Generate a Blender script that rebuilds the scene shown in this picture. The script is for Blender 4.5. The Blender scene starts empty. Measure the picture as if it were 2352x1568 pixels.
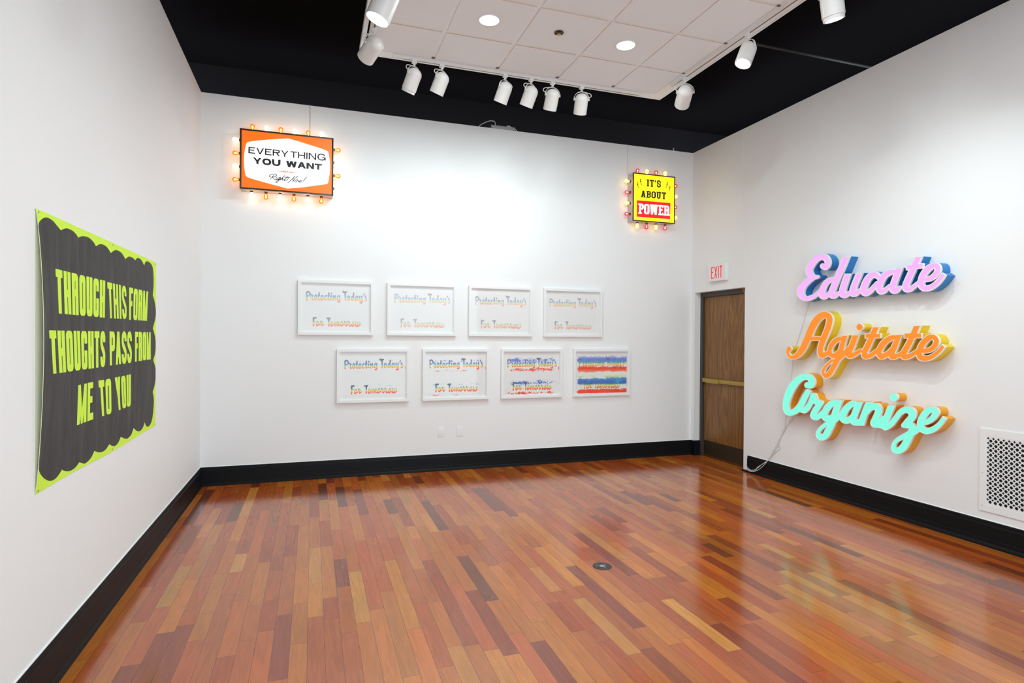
import bpy, bmesh, math, random
import numpy as np
from mathutils import Vector, Matrix
from mathutils.geometry import delaunay_2d_cdt

S = bpy.context.scene
COL = S.collection
PI = math.pi
random.seed(7)

# ------------------------------------------------------------------ camera
CAM_R = np.array([[0.9477503466, -0.3189453934, 0.0065663231],
                  [-0.0044276784, 0.0074299358, 0.9999625952],
                  [0.3189822506, 0.9477439697, -0.0056295366]])   # right, up, forward
CAM_C = np.array([1.0954, -6.8207, 1.55])
CAM_F = 1362.234                       # focal length in pixels of the 2352 px frame
cam = bpy.data.cameras.new('camera'); cam_o = bpy.data.objects.new('camera', cam); COL.objects.link(cam_o)
cam.sensor_width = 36; cam.lens = CAM_F * 36 / 2352; cam.clip_start = .05; cam.clip_end = 60
m = Matrix.Identity(4)
for i in range(3):
    m[i][0] = CAM_R[0][i]; m[i][1] = CAM_R[1][i]; m[i][2] = -CAM_R[2][i]; m[i][3] = CAM_C[i]
cam_o.matrix_world = m
S.camera = cam_o

# ------------------------------------------------------------------ world, exposure, room and fill lamps
S.view_settings.view_transform = 'Standard'; S.view_settings.look = 'None'
S.view_settings.gamma = 1; S.view_settings.use_curve_mapping = False
S.view_settings.exposure = 0.22
S.cycles.diffuse_bounces = 10; S.cycles.max_bounces = 14
w = bpy.data.worlds.new('world'); S.world = w; w.use_nodes = True
w.node_tree.nodes['Background'].inputs[0].default_value = (.78, .95, 1.04, 1)
w.node_tree.nodes['Background'].inputs[1].default_value = 3.0

W = 5.9505; H = 4.06; CZ = 4.089       # room width, height of the white walls, underside of the tile ceiling
YR = -9.6                              # rear wall
CX0, CX1, CY0, CY1 = 1.493, 4.562, -1.352, -8.6

def lamp(name, kind, loc, aim, watts, col=(.835, .965, .985), **kw):
    l = bpy.data.lights.new(name, kind); l.energy = watts; l.color = col
    for k, v in kw.items(): setattr(l, k, v)
    o = bpy.data.objects.new(name, l); COL.objects.link(o); o.location = loc
    o.rotation_euler = (Vector(aim) - Vector(loc)).to_track_quat('-Z', 'Y').to_euler()
    return o
P_DOWN = 13
for x in (2.422, 3.651):
    for k in range(4):  # rows after the first are out of view, added as fill
        y = -2.257 - 1.8288 * k
        lamp('downlight_lamp', 'AREA', (x, y, CZ - .012), (x, y, 0), P_DOWN, shape='DISK', size=.15)

# ------------------------------------------------------------------ pixel <-> place helpers
def ray(px, py):
    return CAM_R.T @ np.array([(px - 1176) / CAM_F, -(py - 784) / CAM_F, 1])
def on(px, py, ax, v):
    d = ray(px, py); return CAM_C + d * ((v - CAM_C[ax]) / d[ax])
def on_back(px, py, d=0): return on(px, py, 1, -d)
def on_right(px, py, d=0): return on(px, py, 0, W - d)
def on_left(px, py, d=0): return on(px, py, 0, d)
def on_floor(px, py, z=0): return on(px, py, 2, z)

# ------------------------------------------------------------------ materials
MATS = {}
def mat(name, col, rough=.5, metal=0, emit=None, strength=0, spec=.5, coat=0, bump=None):
    if name in MATS: return MATS[name]
    M = bpy.data.materials.new(name); M.use_nodes = True
    b = M.node_tree.nodes['Principled BSDF']
    b.inputs['Base Color'].default_value = (*col, 1); b.inputs['Roughness'].default_value = rough
    b.inputs['Metallic'].default_value = metal; b.inputs['Specular IOR Level'].default_value = spec
    b.inputs['Coat Weight'].default_value = coat
    if emit:
        b.inputs['Emission Color'].default_value = (*emit, 1); b.inputs['Emission Strength'].default_value = strength
    if bump:
        scale, amt = bump
        nt = M.node_tree; N = nt.nodes.new
        tc = N('ShaderNodeTexCoord'); nz = N('ShaderNodeTexNoise'); bp = N('ShaderNodeBump')
        nz.inputs['Scale'].default_value = scale; nz.inputs['Detail'].default_value = 4
        bp.inputs['Strength'].default_value = amt; bp.inputs['Distance'].default_value = .01
        nt.links.new(tc.outputs['Object'], nz.inputs['Vector']); nt.links.new(nz.outputs['Fac'], bp.inputs['Height'])
        nt.links.new(bp.outputs['Normal'], b.inputs['Normal'])
    MATS[name] = M
    return M
class NT:
    """small node-graph writer"""
    def __init__(s, name):
        s.m = bpy.data.materials.new(name); s.m.use_nodes = True; s.t = s.m.node_tree
        s.b = s.t.nodes['Principled BSDF']; MATS[name] = s.m
    def n(s, typ, **kw):
        x = s.t.nodes.new('ShaderNode' + typ)
        for k, v in kw.items(): setattr(x, k, v)
        return x
    def put(s, sock, v):
        if hasattr(v, 'is_linked') or hasattr(v, 'links'): s.t.links.new(v, sock)
        else: sock.default_value = v
    def math(s, op, a, b=0.0, c=0.0, clamp=False):
        x = s.n('Math', operation=op); x.use_clamp = clamp
        s.put(x.inputs[0], a); s.put(x.inputs[1], b); s.put(x.inputs[2], c)
        return x.outputs[0]
    def mix(s, f, a, b, mode='MIX'):
        x = s.n('Mix', data_type='RGBA', blend_type=mode)
        s.put(x.inputs[0], f); s.put(x.inputs[6], a if not isinstance(a, tuple) else (*a, 1)); s.put(x.inputs[7], b if not isinstance(b, tuple) else (*b, 1))
        return x.outputs[2]
    def noise(s, vec, scale=1., detail=3., rough=.5, out='Fac', dist=0.):
        x = s.n('TexNoise'); s.put(x.inputs['Vector'], vec); x.inputs['Scale'].default_value = scale
        x.inputs['Detail'].default_value = detail; x.inputs['Roughness'].default_value = rough; x.inputs['Distortion'].default_value = dist
        return x.outputs[out]
    def mapv(s, vec, scale=(1, 1, 1), loc=(0, 0, 0)):
        x = s.n('Mapping'); s.put(x.inputs[0], vec); x.inputs['Scale'].default_value = scale; x.inputs['Location'].default_value = loc
        return x.outputs[0]
    def ramp(s, f, stops, interp='LINEAR'):
        x = s.n('ValToRGB'); s.put(x.inputs[0], f); e = x.color_ramp.elements; x.color_ramp.interpolation = interp
        e[0].position, e[0].color = stops[0][0], (*stops[0][1], 1); e[1].position, e[1].color = stops[-1][0], (*stops[-1][1], 1)
        for p, c in stops[1:-1]: k = e.new(p); k.color = (*c, 1)
        return x.outputs[0]

M_WALL = mat('white_wall_paint', (.85, .845, .845), .55, bump=(60, .02), spec=.25)
M_BLACKWALL = mat('matte_black_paint', (.0062, .0050, .0055), .95, spec=.0)  # ceiling black, darkened and warmed against the cool light reaching it
M_BLACKUP = mat('black_lifted_for_dim_light', (.020, .017, .019), .95, spec=.0)  # lighter copy of the black, makes up for weaker light on upper walls
M_BASE = mat('black_baseboard_paint', (.0075, .0075, .0085), .42, spec=.12, bump=(25, .03))
M_CAULK = mat('white_caulk', (.8, .8, .79), .5)
M_WHITE = mat('white_enamel', (.74, .72, .70), .35)
M_FRAMEW = mat('white_frame_lacquer', (.84, .84, .835), .4)
M_PAPERB = mat('print_paper_plain', (.8, .79, .785), .7)
M_SLOT = mat('dark_track_slot', (.12, .09, .05), .5)
M_DARK = mat('shade_black', (.006, .005, .005), .9)
M_GREYFR = mat('dark_grey_door_frame_paint', (.055, .048, .045), .4)
M_KICK = mat('dark_bronze_kick_plate', (.055, .04, .022), .4, .5)
M_BRASS = mat('satin_brass', (.42, .29, .06), .38, .55)
M_ALU = mat('grey_sheet_metal', (.55, .52, .50), .45, .3)
M_CORD = mat('white_cord', (.72, .70, .68), .5)
M_CORDR = mat('pale_red_cord', (.62, .42, .36), .5)
M_STEEL = mat('brushed_steel', (.6, .6, .6), .3, 1)

# ------------------------------------------------------------------ mesh helpers
def link(name, me, parent=None, mats=None):
    o = bpy.data.objects.new(name, me); COL.objects.link(o)
    if parent: o.parent = parent
    if mats is not None:
        for x in (mats if isinstance(mats, (list, tuple)) else [mats]): me.materials.append(x)
    return o
def from_bm(name, bm, mats, parent=None, smooth=None, recalc=True):
    if recalc: bmesh.ops.recalc_face_normals(bm, faces=bm.faces)
    me = bpy.data.meshes.new(name); bm.to_mesh(me); bm.free()
    o = link(name, me, parent, mats)
    if smooth is not None:
        me.shade_smooth() if hasattr(me, 'shade_smooth') else None
        me.set_sharp_from_angle(angle=math.radians(smooth))
    return o
def box(bm, x0, y0, z0, x1, y1, z1, bev=0, M=None):
    v = [bm.verts.new((x, y, z)) for x in (x0, x1) for y in (y0, y1) for z in (z0, z1)]
    f = [bm.faces.new([v[i] for i in q]) for q in ((0, 1, 3, 2), (4, 6, 7, 5), (0, 4, 5, 1), (2, 3, 7, 6), (0, 2, 6, 4), (1, 5, 7, 3))]
    vs = v
    if bev:
        es = {e for a in f for e in a.edges}
        r = bmesh.ops.bevel(bm, geom=list(es), offset=bev, segments=2, affect='EDGES', profile=.6)
        vs = list({x for a in r['faces'] for x in a.verts} | {x for x in v if x.is_valid})
    if M is not None:
        for x in vs: x.co = M @ x.co
    return f
def boxo(name, a, b, mats, parent=None, bev=0):
    bm = bmesh.new(); box(bm, *a, *b, bev); return from_bm(name, bm, mats, parent, 40 if bev else None)
def lathe(bm, prof, seg=24, M=None, mi=0, caps=True):
    """prof: (radius, z) along +z"""
    rings = []
    for r, z in prof:
        if r < 1e-6: rings.append([bm.verts.new((0, 0, z))])
        else: rings.append([bm.verts.new((r * math.cos(2 * PI * k / seg), r * math.sin(2 * PI * k / seg), z)) for k in range(seg)])
    for a, b in zip(rings, rings[1:]):
        for k in range(seg):
            k2 = (k + 1) % seg
            if len(a) == 1 and len(b) == 1: continue
            if len(a) == 1: f = bm.faces.new((a[0], b[k], b[k2]))
            elif len(b) == 1: f = bm.faces.new((a[k], a[k2], b[0]))
            else: f = bm.faces.new((a[k], a[k2], b[k2], b[k]))
            f.material_index = mi
    if M is not None:
        for r in rings:
            for v in r: v.co = M @ v.co
def frame_to(z, loc=(0, 0, 0), up=(0, 0, 1)):
    """matrix whose local z points along z"""
    z = Vector(z).normalized(); up = Vector(up)
    if abs(z.dot(up)) > .999: up = Vector((0, 1, 0))
    x = up.cross(z).normalized(); y = z.cross(x)
    M = Matrix.Identity(4)
    for i in range(3): M[i][0] = x[i]; M[i][1] = y[i]; M[i][2] = z[i]; M[i][3] = loc[i]
    return M
def smooth_pts(pts, n=6, closed=False):
    p = [np.array(q, float) for q in pts]
    if len(p) < 3 or n < 2: return p
    out = []
    for i in range(len(p) - 1):
        p0 = p[i - 1] if i else 2 * p[0] - p[1]
        p3 = p[i + 2] if i + 2 < len(p) else 2 * p[-1] - p[-2]
        p1, p2 = p[i], p[i + 1]
        for k in range(n):
            t = k / n
            out.append(.5 * ((2 * p1) + (p2 - p0) * t + (2 * p0 - 5 * p1 + 4 * p2 - p3) * t * t + (-p0 + 3 * p1 - 3 * p2 + p3) * t ** 3))
    out.append(p[-1]); return out
def tube(bm, pts, r, seg=8, n=6):
    P = [Vector(q) for q in smooth_pts(pts, n)]
    prev = None; rings = []
    for i, p in enumerate(P):
        t = (P[min(i + 1, len(P) - 1)] - P[max(i - 1, 0)]).normalized()
        if prev is None: a = t.orthogonal().normalized()
        else: a = (prev - t * prev.dot(t)).normalized()
        prev = a; b = t.cross(a)
        rings.append([bm.verts.new(p + r * (math.cos(2 * PI * k / seg) * a + math.sin(2 * PI * k / seg) * b)) for k in range(seg)])
    for A, B in zip(rings, rings[1:]):
        for k in range(seg): bm.faces.new((A[k], A[(k + 1) % seg], B[(k + 1) % seg], B[k]))
    bm.faces.new(rings[0][::-1]); bm.faces.new(rings[-1])
def strap(bm, pts, side, wd, th):
    """flat band along pts, wide along side"""
    P = [Vector(q) for q in pts]; s = Vector(side).normalized() * wd / 2; rings = []
    for i, p in enumerate(P):
        t = (P[min(i + 1, len(P) - 1)] - P[max(i - 1, 0)]).normalized()
        nrm = t.cross(s).normalized() * th / 2
        rings.append([bm.verts.new(p + a) for a in (s + nrm, s - nrm, -s - nrm, -s + nrm)])
    for A, B in zip(rings, rings[1:]):
        for k in range(4): bm.faces.new((A[k], A[(k + 1) % 4], B[(k + 1) % 4], B[k]))
    bm.faces.new(rings[0][::-1]); bm.faces.new(rings[-1])
def thing(name, label, cat, loc, group=None):
    o = bpy.data.objects.new(name, None); COL.objects.link(o); o.location = loc; o.empty_display_size = .1
    o['label'] = label; o['category'] = cat
    if group: o['group'] = group
    return o
def tag(o, label, cat, group=None):
    o['label'] = label; o['category'] = cat
    if group: o['group'] = group
    return o
def struct(o): o['kind'] = 'structure'; return o
def copy_tree(o, parent=None):
    c = o.copy(); COL.objects.link(c)
    if parent: c.parent = parent
    for ch in list(o.children): copy_tree(ch, c)
    return c

# ------------------------------------------------------------------ 2-D shapes: distance fields, outlines, filled panels
class Field:
    def __init__(s, x0, y0, x1, y1, step):
        s.x0, s.y0, s.h = x0, y0, step
        s.nx = int((x1 - x0) / step) + 2; s.ny = int((y1 - y0) / step) + 2
        s.F = np.full((s.ny, s.nx), 1e6)
    def win(s, x0, y0, x1, y1):
        i0 = max(0, int((x0 - s.x0) / s.h) - 1); i1 = min(s.nx, int((x1 - s.x0) / s.h) + 3)
        j0 = max(0, int((y0 - s.y0) / s.h) - 1); j1 = min(s.ny, int((y1 - s.y0) / s.h) + 3)
        if i1 <= i0 or j1 <= j0: return None
        X, Y = np.meshgrid(s.x0 + s.h * np.arange(i0, i1), s.y0 + s.h * np.arange(j0, j1))
        return (slice(j0, j1), slice(i0, i1)), X, Y
    def stroke(s, pts, n=6, butt0=False, butt1=False, ymin=None, ymax=None, grow=0.):
        P = smooth_pts(pts, n); R = max(p[2] for p in P) + abs(grow) + 2 * s.h
        xs = [p[0] for p in P]; ys = [p[1] for p in P]
        wn = s.win(min(xs) - R, min(ys) - R, max(xs) + R, max(ys) + R)
        if wn is None: return
        sl, X, Y = wn; D = np.full(X.shape, 1e6)
        if len(P) == 1: D = np.hypot(X - P[0][0], Y - P[0][1]) - P[0][2]
        for a, b in zip(P, P[1:]):
            dx, dy = b[0] - a[0], b[1] - a[1]; L2 = dx * dx + dy * dy
            if L2 < 1e-12: continue
            t = np.clip(((X - a[0]) * dx + (Y - a[1]) * dy) / L2, 0, 1)
            D = np.minimum(D, np.hypot(X - a[0] - t * dx, Y - a[1] - t * dy) - (a[2] + t * (b[2] - a[2])))
        D -= grow
        def half(p, d):
            d = np.array(d[:2]) / np.hypot(d[0], d[1]); return (X - p[0]) * d[0] + (Y - p[1]) * d[1]
        for on_, p, q in ((butt0, P[0], P[1]), (butt1, P[-1], P[-2])):
            if on_:
                hp = half(p, p - q); D = np.where(np.hypot(X - p[0], Y - p[1]) < 1.06 * p[2] + abs(grow), np.maximum(D, hp), D)
        if ymin is not None: D = np.maximum(D, ymin - Y)
        if ymax is not None: D = np.maximum(D, Y - ymax)
        s.F[sl] = np.minimum(s.F[sl], D)
    def pdist(s, poly, pad=3):
        a = np.array(poly, float)
        wn = s.win(a[:, 0].min() - pad * s.h, a[:, 1].min() - pad * s.h, a[:, 0].max() + pad * s.h, a[:, 1].max() + pad * s.h)
        sl, X, Y = wn; D = np.full(X.shape, 1e6); ins = np.zeros(X.shape, bool)
        for p, q in zip(a, np.roll(a, -1, 0)):
            dx, dy = q - p; L2 = dx * dx + dy * dy
            if L2 < 1e-18: continue
            t = np.clip(((X - p[0]) * dx + (Y - p[1]) * dy) / L2, 0, 1)
            D = np.minimum(D, np.hypot(X - p[0] - t * dx, Y - p[1] - t * dy))
            c = (p[1] > Y) != (q[1] > Y)
            if dy != 0: ins ^= c & (X < (q[0] - p[0]) * (Y - p[1]) / dy + p[0])
        return sl, np.where(ins, -D, D)
    def add(s, poly):
        sl, D = s.pdist(poly); s.F[sl] = np.minimum(s.F[sl], D)
    def sub(s, poly):
        sl, D = s.pdist(poly); s.F[sl] = np.maximum(s.F[sl], -D)
    def loops(s, level=0., tol=None):
        F = s.F - level; F = F.copy(); F[0, :] = F[-1, :] = 1.; F[:, 0] = F[:, -1] = 1.
        F[F == 0] = 1e-9
        I = F < 0
        act = np.argwhere(~((I[:-1, :-1] == I[1:, :-1]) & (I[:-1, :-1] == I[:-1, 1:]) & (I[:-1, :-1] == I[1:, 1:])))
        nxt = {}
        # edges: 0 bottom(j,i)-(j,i+1) 1 right 2 top 3 left
        T = {1: [(3, 0)], 2: [(0, 1)], 3: [(3, 1)], 4: [(1, 2)], 5: [(3, 2), (1, 0)], 6: [(0, 2)], 7: [(3, 2)], 8: [(2, 3)], 9: [(2, 0)],
             10: [(0, 3), (2, 1)], 11: [(2, 1)], 12: [(1, 3)], 13: [(1, 0)], 14: [(0, 3)]}
        for j, i in act:
            c = int(I[j, i]) + 2 * int(I[j, i + 1]) + 4 * int(I[j + 1, i + 1]) + 8 * int(I[j + 1, i])
            E = (('h', j, i), ('v', j, i + 1), ('h', j + 1, i), ('v', j, i))
            for a, b in T.get(c, ()): nxt[E[a]] = E[b]
        def pt(e):
            k, j, i = e
            if k == 'h': t = F[j, i] / (F[j, i] - F[j, i + 1]); return (s.x0 + (i + t) * s.h, s.y0 + j * s.h)
            t = F[j, i] / (F[j, i] - F[j + 1, i]); return (s.x0 + i * s.h, s.y0 + (j + t) * s.h)
        out = []
        while nxt:
            st = next(iter(nxt)); e = st; lp = []
            while e in nxt:
                lp.append(pt(e)); e = nxt.pop(e)
            if len(lp) > 5: out.append(simplify(lp, tol or s.h * .22))
        return [l for l in out if len(l) > 2]
def simplify(lp, tol):
    a = np.array(lp); n = len(a)
    k = int(np.argmax(np.hypot(*(a - a[0]).T)))
    keep = {0, k}; st = [(0, k), (k, n)]
    b = np.vstack([a, a[:1]])
    while st:
        i, j = st.pop()
        if j - i < 2: continue
        p, q = b[i], b[j]; d = q - p; L = np.hypot(*d); seg = b[i + 1:j] - p
        D = np.abs(seg[:, 0] * d[1] - seg[:, 1] * d[0]) / L if L > 1e-12 else np.hypot(*seg.T)
        m_ = int(np.argmax(D))
        if D[m_] > tol: keep.add((i + 1 + m_) % n); st += [(i, i + 1 + m_), (i + 1 + m_, j)]
    return [tuple(a[i]) for i in sorted(keep)]
def inside(pts, loops):
    ins = np.zeros(len(pts), bool); X, Y = pts[:, 0], pts[:, 1]
    for lp in loops:
        a = np.array(lp)
        for p, q in zip(a, np.roll(a, -1, 0)):
            if p[1] == q[1]: continue
            c = (p[1] > Y) != (q[1] > Y); ins ^= c & (X < (q[0] - p[0]) * (Y - p[1]) / (q[1] - p[1]) + p[0])
    return ins
def tri_fill(loops, extra=(), ):
    V = []; E = []
    for lp in loops:
        b = len(V); V += [Vector(p) for p in lp]; E += [(b + i, b + (i + 1) % len(lp)) for i in range(len(lp))]
    V += [Vector(p) for p in extra]
    v, e, f, *_ = delaunay_2d_cdt(V, E, [], 0, 1e-7)
    v = np.array([(p[0], p[1]) for p in v]); f = np.array(f)
    return v, f, v[f].mean(1)
def panel(name, outline, layers, f3, normal, mats, parent=None, extra=(), uv=None):
    """flat or bowed printed sheet: layers = [(loops, material index)] painted in order, f3 maps (u,v) to 3-D"""
    v, f, c = tri_fill([outline] + [l for ls, _ in layers for l in ls], extra)
    keep = inside(c, [outline]); mi = np.zeros(len(f), int)
    for ls, k in layers: mi[inside(c, ls)] = k
    co = [f3(*p) for p in v]; me = bpy.data.meshes.new(name)
    faces = []; idx = []
    nv = Vector(normal)
    for t, k, kp in zip(f, mi, keep):
        if not kp: continue
        a, b, d = (Vector(co[i]) for i in t)
        n = (b - a).cross(d - a)
        if n.length < 1e-14: continue
        faces.append(tuple(int(i) for i in (t if n.dot(nv) > 0 else t[::-1]))); idx.append(int(k))
    me.from_pydata([tuple(p) for p in co], [], faces)
    me.polygons.foreach_set('material_index', idx)
    if uv:
        l = me.uv_layers.new(name='UVMap')
        for lo in me.loops: l.data[lo.index].uv = uv(*v[lo.vertex_index])
    me.update()
    return link(name, me, parent, mats)
def homog(quad):
    """unit square (0,0) (1,0) (1,1) (0,1) -> quad"""
    A = []; B = []
    for (u, v), (x, y) in zip(((0, 0), (1, 0), (1, 1), (0, 1)), quad):
        A += [[u, v, 1, 0, 0, 0, -u * x, -v * x], [0, 0, 0, u, v, 1, -u * y, -v * y]]; B += [x, y]
    h = np.linalg.solve(np.array(A, float), np.array(B, float))
    return lambda u, v: ((h[0] * u + h[1] * v + h[2]) / (h[6] * u + h[7] * v + 1), (h[3] * u + h[4] * v + h[5]) / (h[6] * u + h[7] * v + 1))

# ------------------------------------------------------------------ block lettering
def rect(x0, y0, x1, y1): return [(x0, y0), (x1, y0), (x1, y1), (x0, y1)]
def para(xb, xt, y0, y1, wd): return [(xb, y0), (xb + wd, y0), (xt + wd, y1), (xt, y1)]
def rr(x0, y0, x1, y1, r, c='1111', n=9):
    """rounded box; c flags corners bl br tr tl"""
    r = min(r, (x1 - x0) / 2, (y1 - y0) / 2) if '1' in c else 0; out = []
    for k, (cx, cy, a0) in enumerate(((x0, y0, PI), (x1, y0, 1.5 * PI), (x1, y1, 0), (x0, y1, .5 * PI))):
        if c[k] == '1':
            ox = cx + (r if k in (0, 3) else -r); oy = cy + (r if k in (0, 1) else -r)
            out += [(ox + r * math.cos(a0 + PI / 2 * i / n), oy + r * math.sin(a0 + PI / 2 * i / n)) for i in range(n + 1)]
        else: out.append((cx, cy))
    return out
def glyph(ch, w, h, sv, sh, slab=0, diag=False, rad=1.):
    """-> list of ('+'|'-', polygon) and strokes ('s', pts); slab = serif thickness"""
    o = []; R = w * .5 * rad; ri = max(R - sv, .02 * w); e = sv * .42; sx = slab
    def stem(x, a=True, b=True, y0=0, y1=None):
        y1 = h if y1 is None else y1
        o.append(('+', rect(x, y0, x + sv, y1)))
        if slab:
            if a: o.append(('+', rect(x - e, y0, x + sv + e, y0 + sx)))
            if b: o.append(('+', rect(x - e, y1 - sx, x + sv + e, y1)))
    if ch in 'EF':
        stem(e if slab else 0, True, True); L = e if slab else 0
        o.append(('+', rect(L, h - sh, w, h))); o.append(('+', rect(L, (h - sh) * .53, w * .86, (h - sh) * .53 + sh)))
        if ch == 'E': o.append(('+', rect(L, 0, w, sh)))
        if slab:
            o.append(('+', rect(w - sx, h - h * .26, w, h)))
            if ch == 'E': o.append(('+', rect(w - sx, 0, w, h * .26)))
    elif ch == 'T':
        stem((w - sv) / 2, True, False); o.append(('+', rect(0, h - sh, w, h)))
        if slab: o += [('+', rect(0, h - h * .3, sx, h)), ('+', rect(w - sx, h - h * .3, w, h))]
    elif ch == 'H':
        stem(0); stem(w - sv); o.append(('+', rect(0, h * .5 - sh / 2, w, h * .5 + sh / 2)))
    elif ch == 'I': stem((w - sv) / 2)
    elif ch == 'O':
        o += [('+', rr(0, 0, w, h, R)), ('-', rr(sv, sh, w - sv, h - sh, ri))]
    elif ch == 'U':
        t = e if slab else 0
        o += [('+', rr(t, 0, w - t, h, R, '1100')), ('-', rr(t + sv, sh, w - t - sv, h + 1, ri, '1100'))]
        if slab: o += [('+', rect(0, h - sx, t + sv + e, h)), ('+', rect(w - t - sv - e, h - sx, w, h))]
    elif ch == 'G':
        o += [('+', rr(0, 0, w, h, R)), ('-', rr(sv, sh, w - sv, h - sh, ri)), ('-', rect(w - sv - 1e-4, h * .48, w + 1, h * .68)),
              ('+', rect(w * .52, h * .5 - sh * .75, w, h * .5)), ('+', rect(w - sv, h * .06, w, h * .5))]
    elif ch in 'PRB':
        L = e if slab else 0
        y = h * (.42 if ch == 'P' else .46)
        o += [('+', rr(L, y, w, h, min(R, (h - y) / 2), '0110')), ('-', rr(L + sv, y + sh, w - sv, h - sh, ri, '0110'))]
        if ch == 'B':
            o += [('+', rr(L, 0, w, y + sh, R, '0110')), ('-', rr(L + sv, sh, w - sv, y, ri, '0110'))]
        if ch == 'R':
            if diag: o.append(('+', para(w - sv * 1.15, w * .42, 0, y + sh * .5, sv * 1.15)))
            else: o += [('+', rr(w - sv, 0, w, y + sh, sv * .4, '0010'))]
            if slab: o.append(('+', rect(w - sv - e * .4, 0, w + e, sx)))
        stem(L)
    elif ch == 'S':
        r = sv * (.36 if slab else .5); a = w - 2 * r; t = min(2 * r, sh) / 2 if not slab else r
        P = [(w - r, h * .70), (w - r, h - a * .5 - t), (w - r - a * .12, h - t - a * .12), (w / 2, h - t), (r + a * .12, h - t - a * .12), (r, h - a * .5 - t), (r, h * .67),
             (r + a * .18, h * .58), (w / 2, h * .5), (w - r - a * .18, h * .42), (w - r, h * .33), (w - r, a * .5 + t), (w - r - a * .12, t + a * .12), (w / 2, t), (r + a * .12, t + a * .12), (r, a * .5 + t), (r, h * .30)]
        o.append(('s', [(x, y, r) for x, y in P]))
    elif ch == 'M':
        stem(0); stem(w - sv)
        o += [('+', [(0, h), (sv, h), (w / 2 + sv * .32, 0), (w / 2 - sv * .32, 0)]), ('+', [(w, h), (w - sv, h), (w / 2 - sv * .32, 0), (w / 2 + sv * .32, 0)])]
    elif ch == 'N':
        stem(0); stem(w - sv); o.append(('+', [(0, h), (sv * 1.05, h), (w, 0), (w - sv * 1.05, 0)]))
    elif ch == 'A':
        L = e * .5 if slab else 0
        o += [('+', para(L, w / 2 - sv * .55, 0, h, sv)), ('+', para(w - sv - L, w / 2 - sv * .45, 0, h, sv)), ('+', rect(w * .24, h * .22, w * .76, h * .22 + sh))]
        if slab: o += [('+', rect(0, 0, sv + 1.6 * e, sx)), ('+', rect(w - sv - 1.6 * e, 0, w, sx)), ('+', rect(w * .28, h - sx, w * .62, h))]
    elif ch == 'V': o += [('+', para(w / 2 - sv / 2, 0, 0, h, sv)), ('+', para(w / 2 - sv / 2, w - sv, 0, h, sv))]
    elif ch == 'W':
        L = e * .5 if slab else 0
        for xb, xt in ((w * .27 - sv / 2, L), (w * .27 - sv / 2, w / 2 - sv / 2), (w * .73 - sv / 2, w / 2 - sv / 2), (w * .73 - sv / 2, w - sv - L)): o.append(('+', para(xb, xt, 0, h, sv)))
        if slab: o += [('+', rect(0, h - sx, sv + 1.6 * e, h)), ('+', rect(w - sv - 1.6 * e, h - sx, w, h)), ('+', rect(w / 2 - sv * .8, h - sx, w / 2 + sv * .8, h))]
    elif ch == 'Y':
        o += [('+', rect(w / 2 - sv / 2, 0, w / 2 + sv / 2, h * .46)), ('+', para(w / 2 - sv / 2, 0, h * .40, h, sv)), ('+', para(w / 2 - sv / 2, w - sv, h * .40, h, sv))]
    elif ch == 'X': o += [('+', para(0, w - sv, 0, h, sv)), ('+', para(w - sv, 0, 0, h, sv))]
    elif ch == "'": o.append(('+', para(w * .1, w * .35, h * .68, h, w * .55)))
    return o
def word_loops(text, W_, H_, sv, sh, gap, widths={}, res=None, **kw):
    """text set in a box W_ x H_ -> outlines in unit coordinates"""
    wd = [widths.get(c, 1.) for c in text]
    unit = (W_ - gap * (len(text) - 1)) / sum(wd)
    st = res or H_ / 90
    F = Field(-.06 * W_, -.06 * H_, 1.06 * W_, 1.06 * H_, st); x = 0
    for c, k in zip(text, wd):
        gw = unit * k
        if c != ' ':
            ops = glyph(c, gw, H_, sv if c != 'I' or kw.get('slab') else min(sv, gw), sh, **kw)
            G = Field(x - .5 * sv - 3 * st, -.06 * H_, x + gw + .5 * sv + 3 * st, 1.06 * H_, st)
            G.x0 = F.x0 + round((G.x0 - F.x0) / st) * st; G.y0 = F.y0
            for s_, p in ops:
                if s_ == 's': G.stroke([(a + x, b, r) for a, b, r in p], butt0=not kw.get('slab'), butt1=not kw.get('slab'))
                else: (G.add if s_ == '+' else G.sub)([(a + x, b) for a, b in p])
            i0 = int(round((G.x0 - F.x0) / st)); ny = min(G.ny, F.ny)
            a0 = max(i0, 0); a1 = min(i0 + G.nx, F.nx)
            F.F[:ny, a0:a1] = np.minimum(F.F[:ny, a0:a1], G.F[:ny, a0 - i0:a1 - i0])
        x += gw + gap
    return [[(a / W_, b / H_) for a, b in l] for l in F.loops()]
def place(loops, f): return [[f(*p) for p in l] for l in loops]
def stroke_loops(strokes, step, grow=0., level=0.):
    """strokes = [(points (x,y,r), options)]"""
    A = np.array([q for p, _ in strokes for q in p]); R = A[:, 2].max() + grow + 6 * step
    F = Field(A[:, 0].min() - R, A[:, 1].min() - R, A[:, 0].max() + R, A[:, 1].max() + R, step)
    for p, k in strokes: F.stroke(p, grow=grow, **k)
    return F

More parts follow.
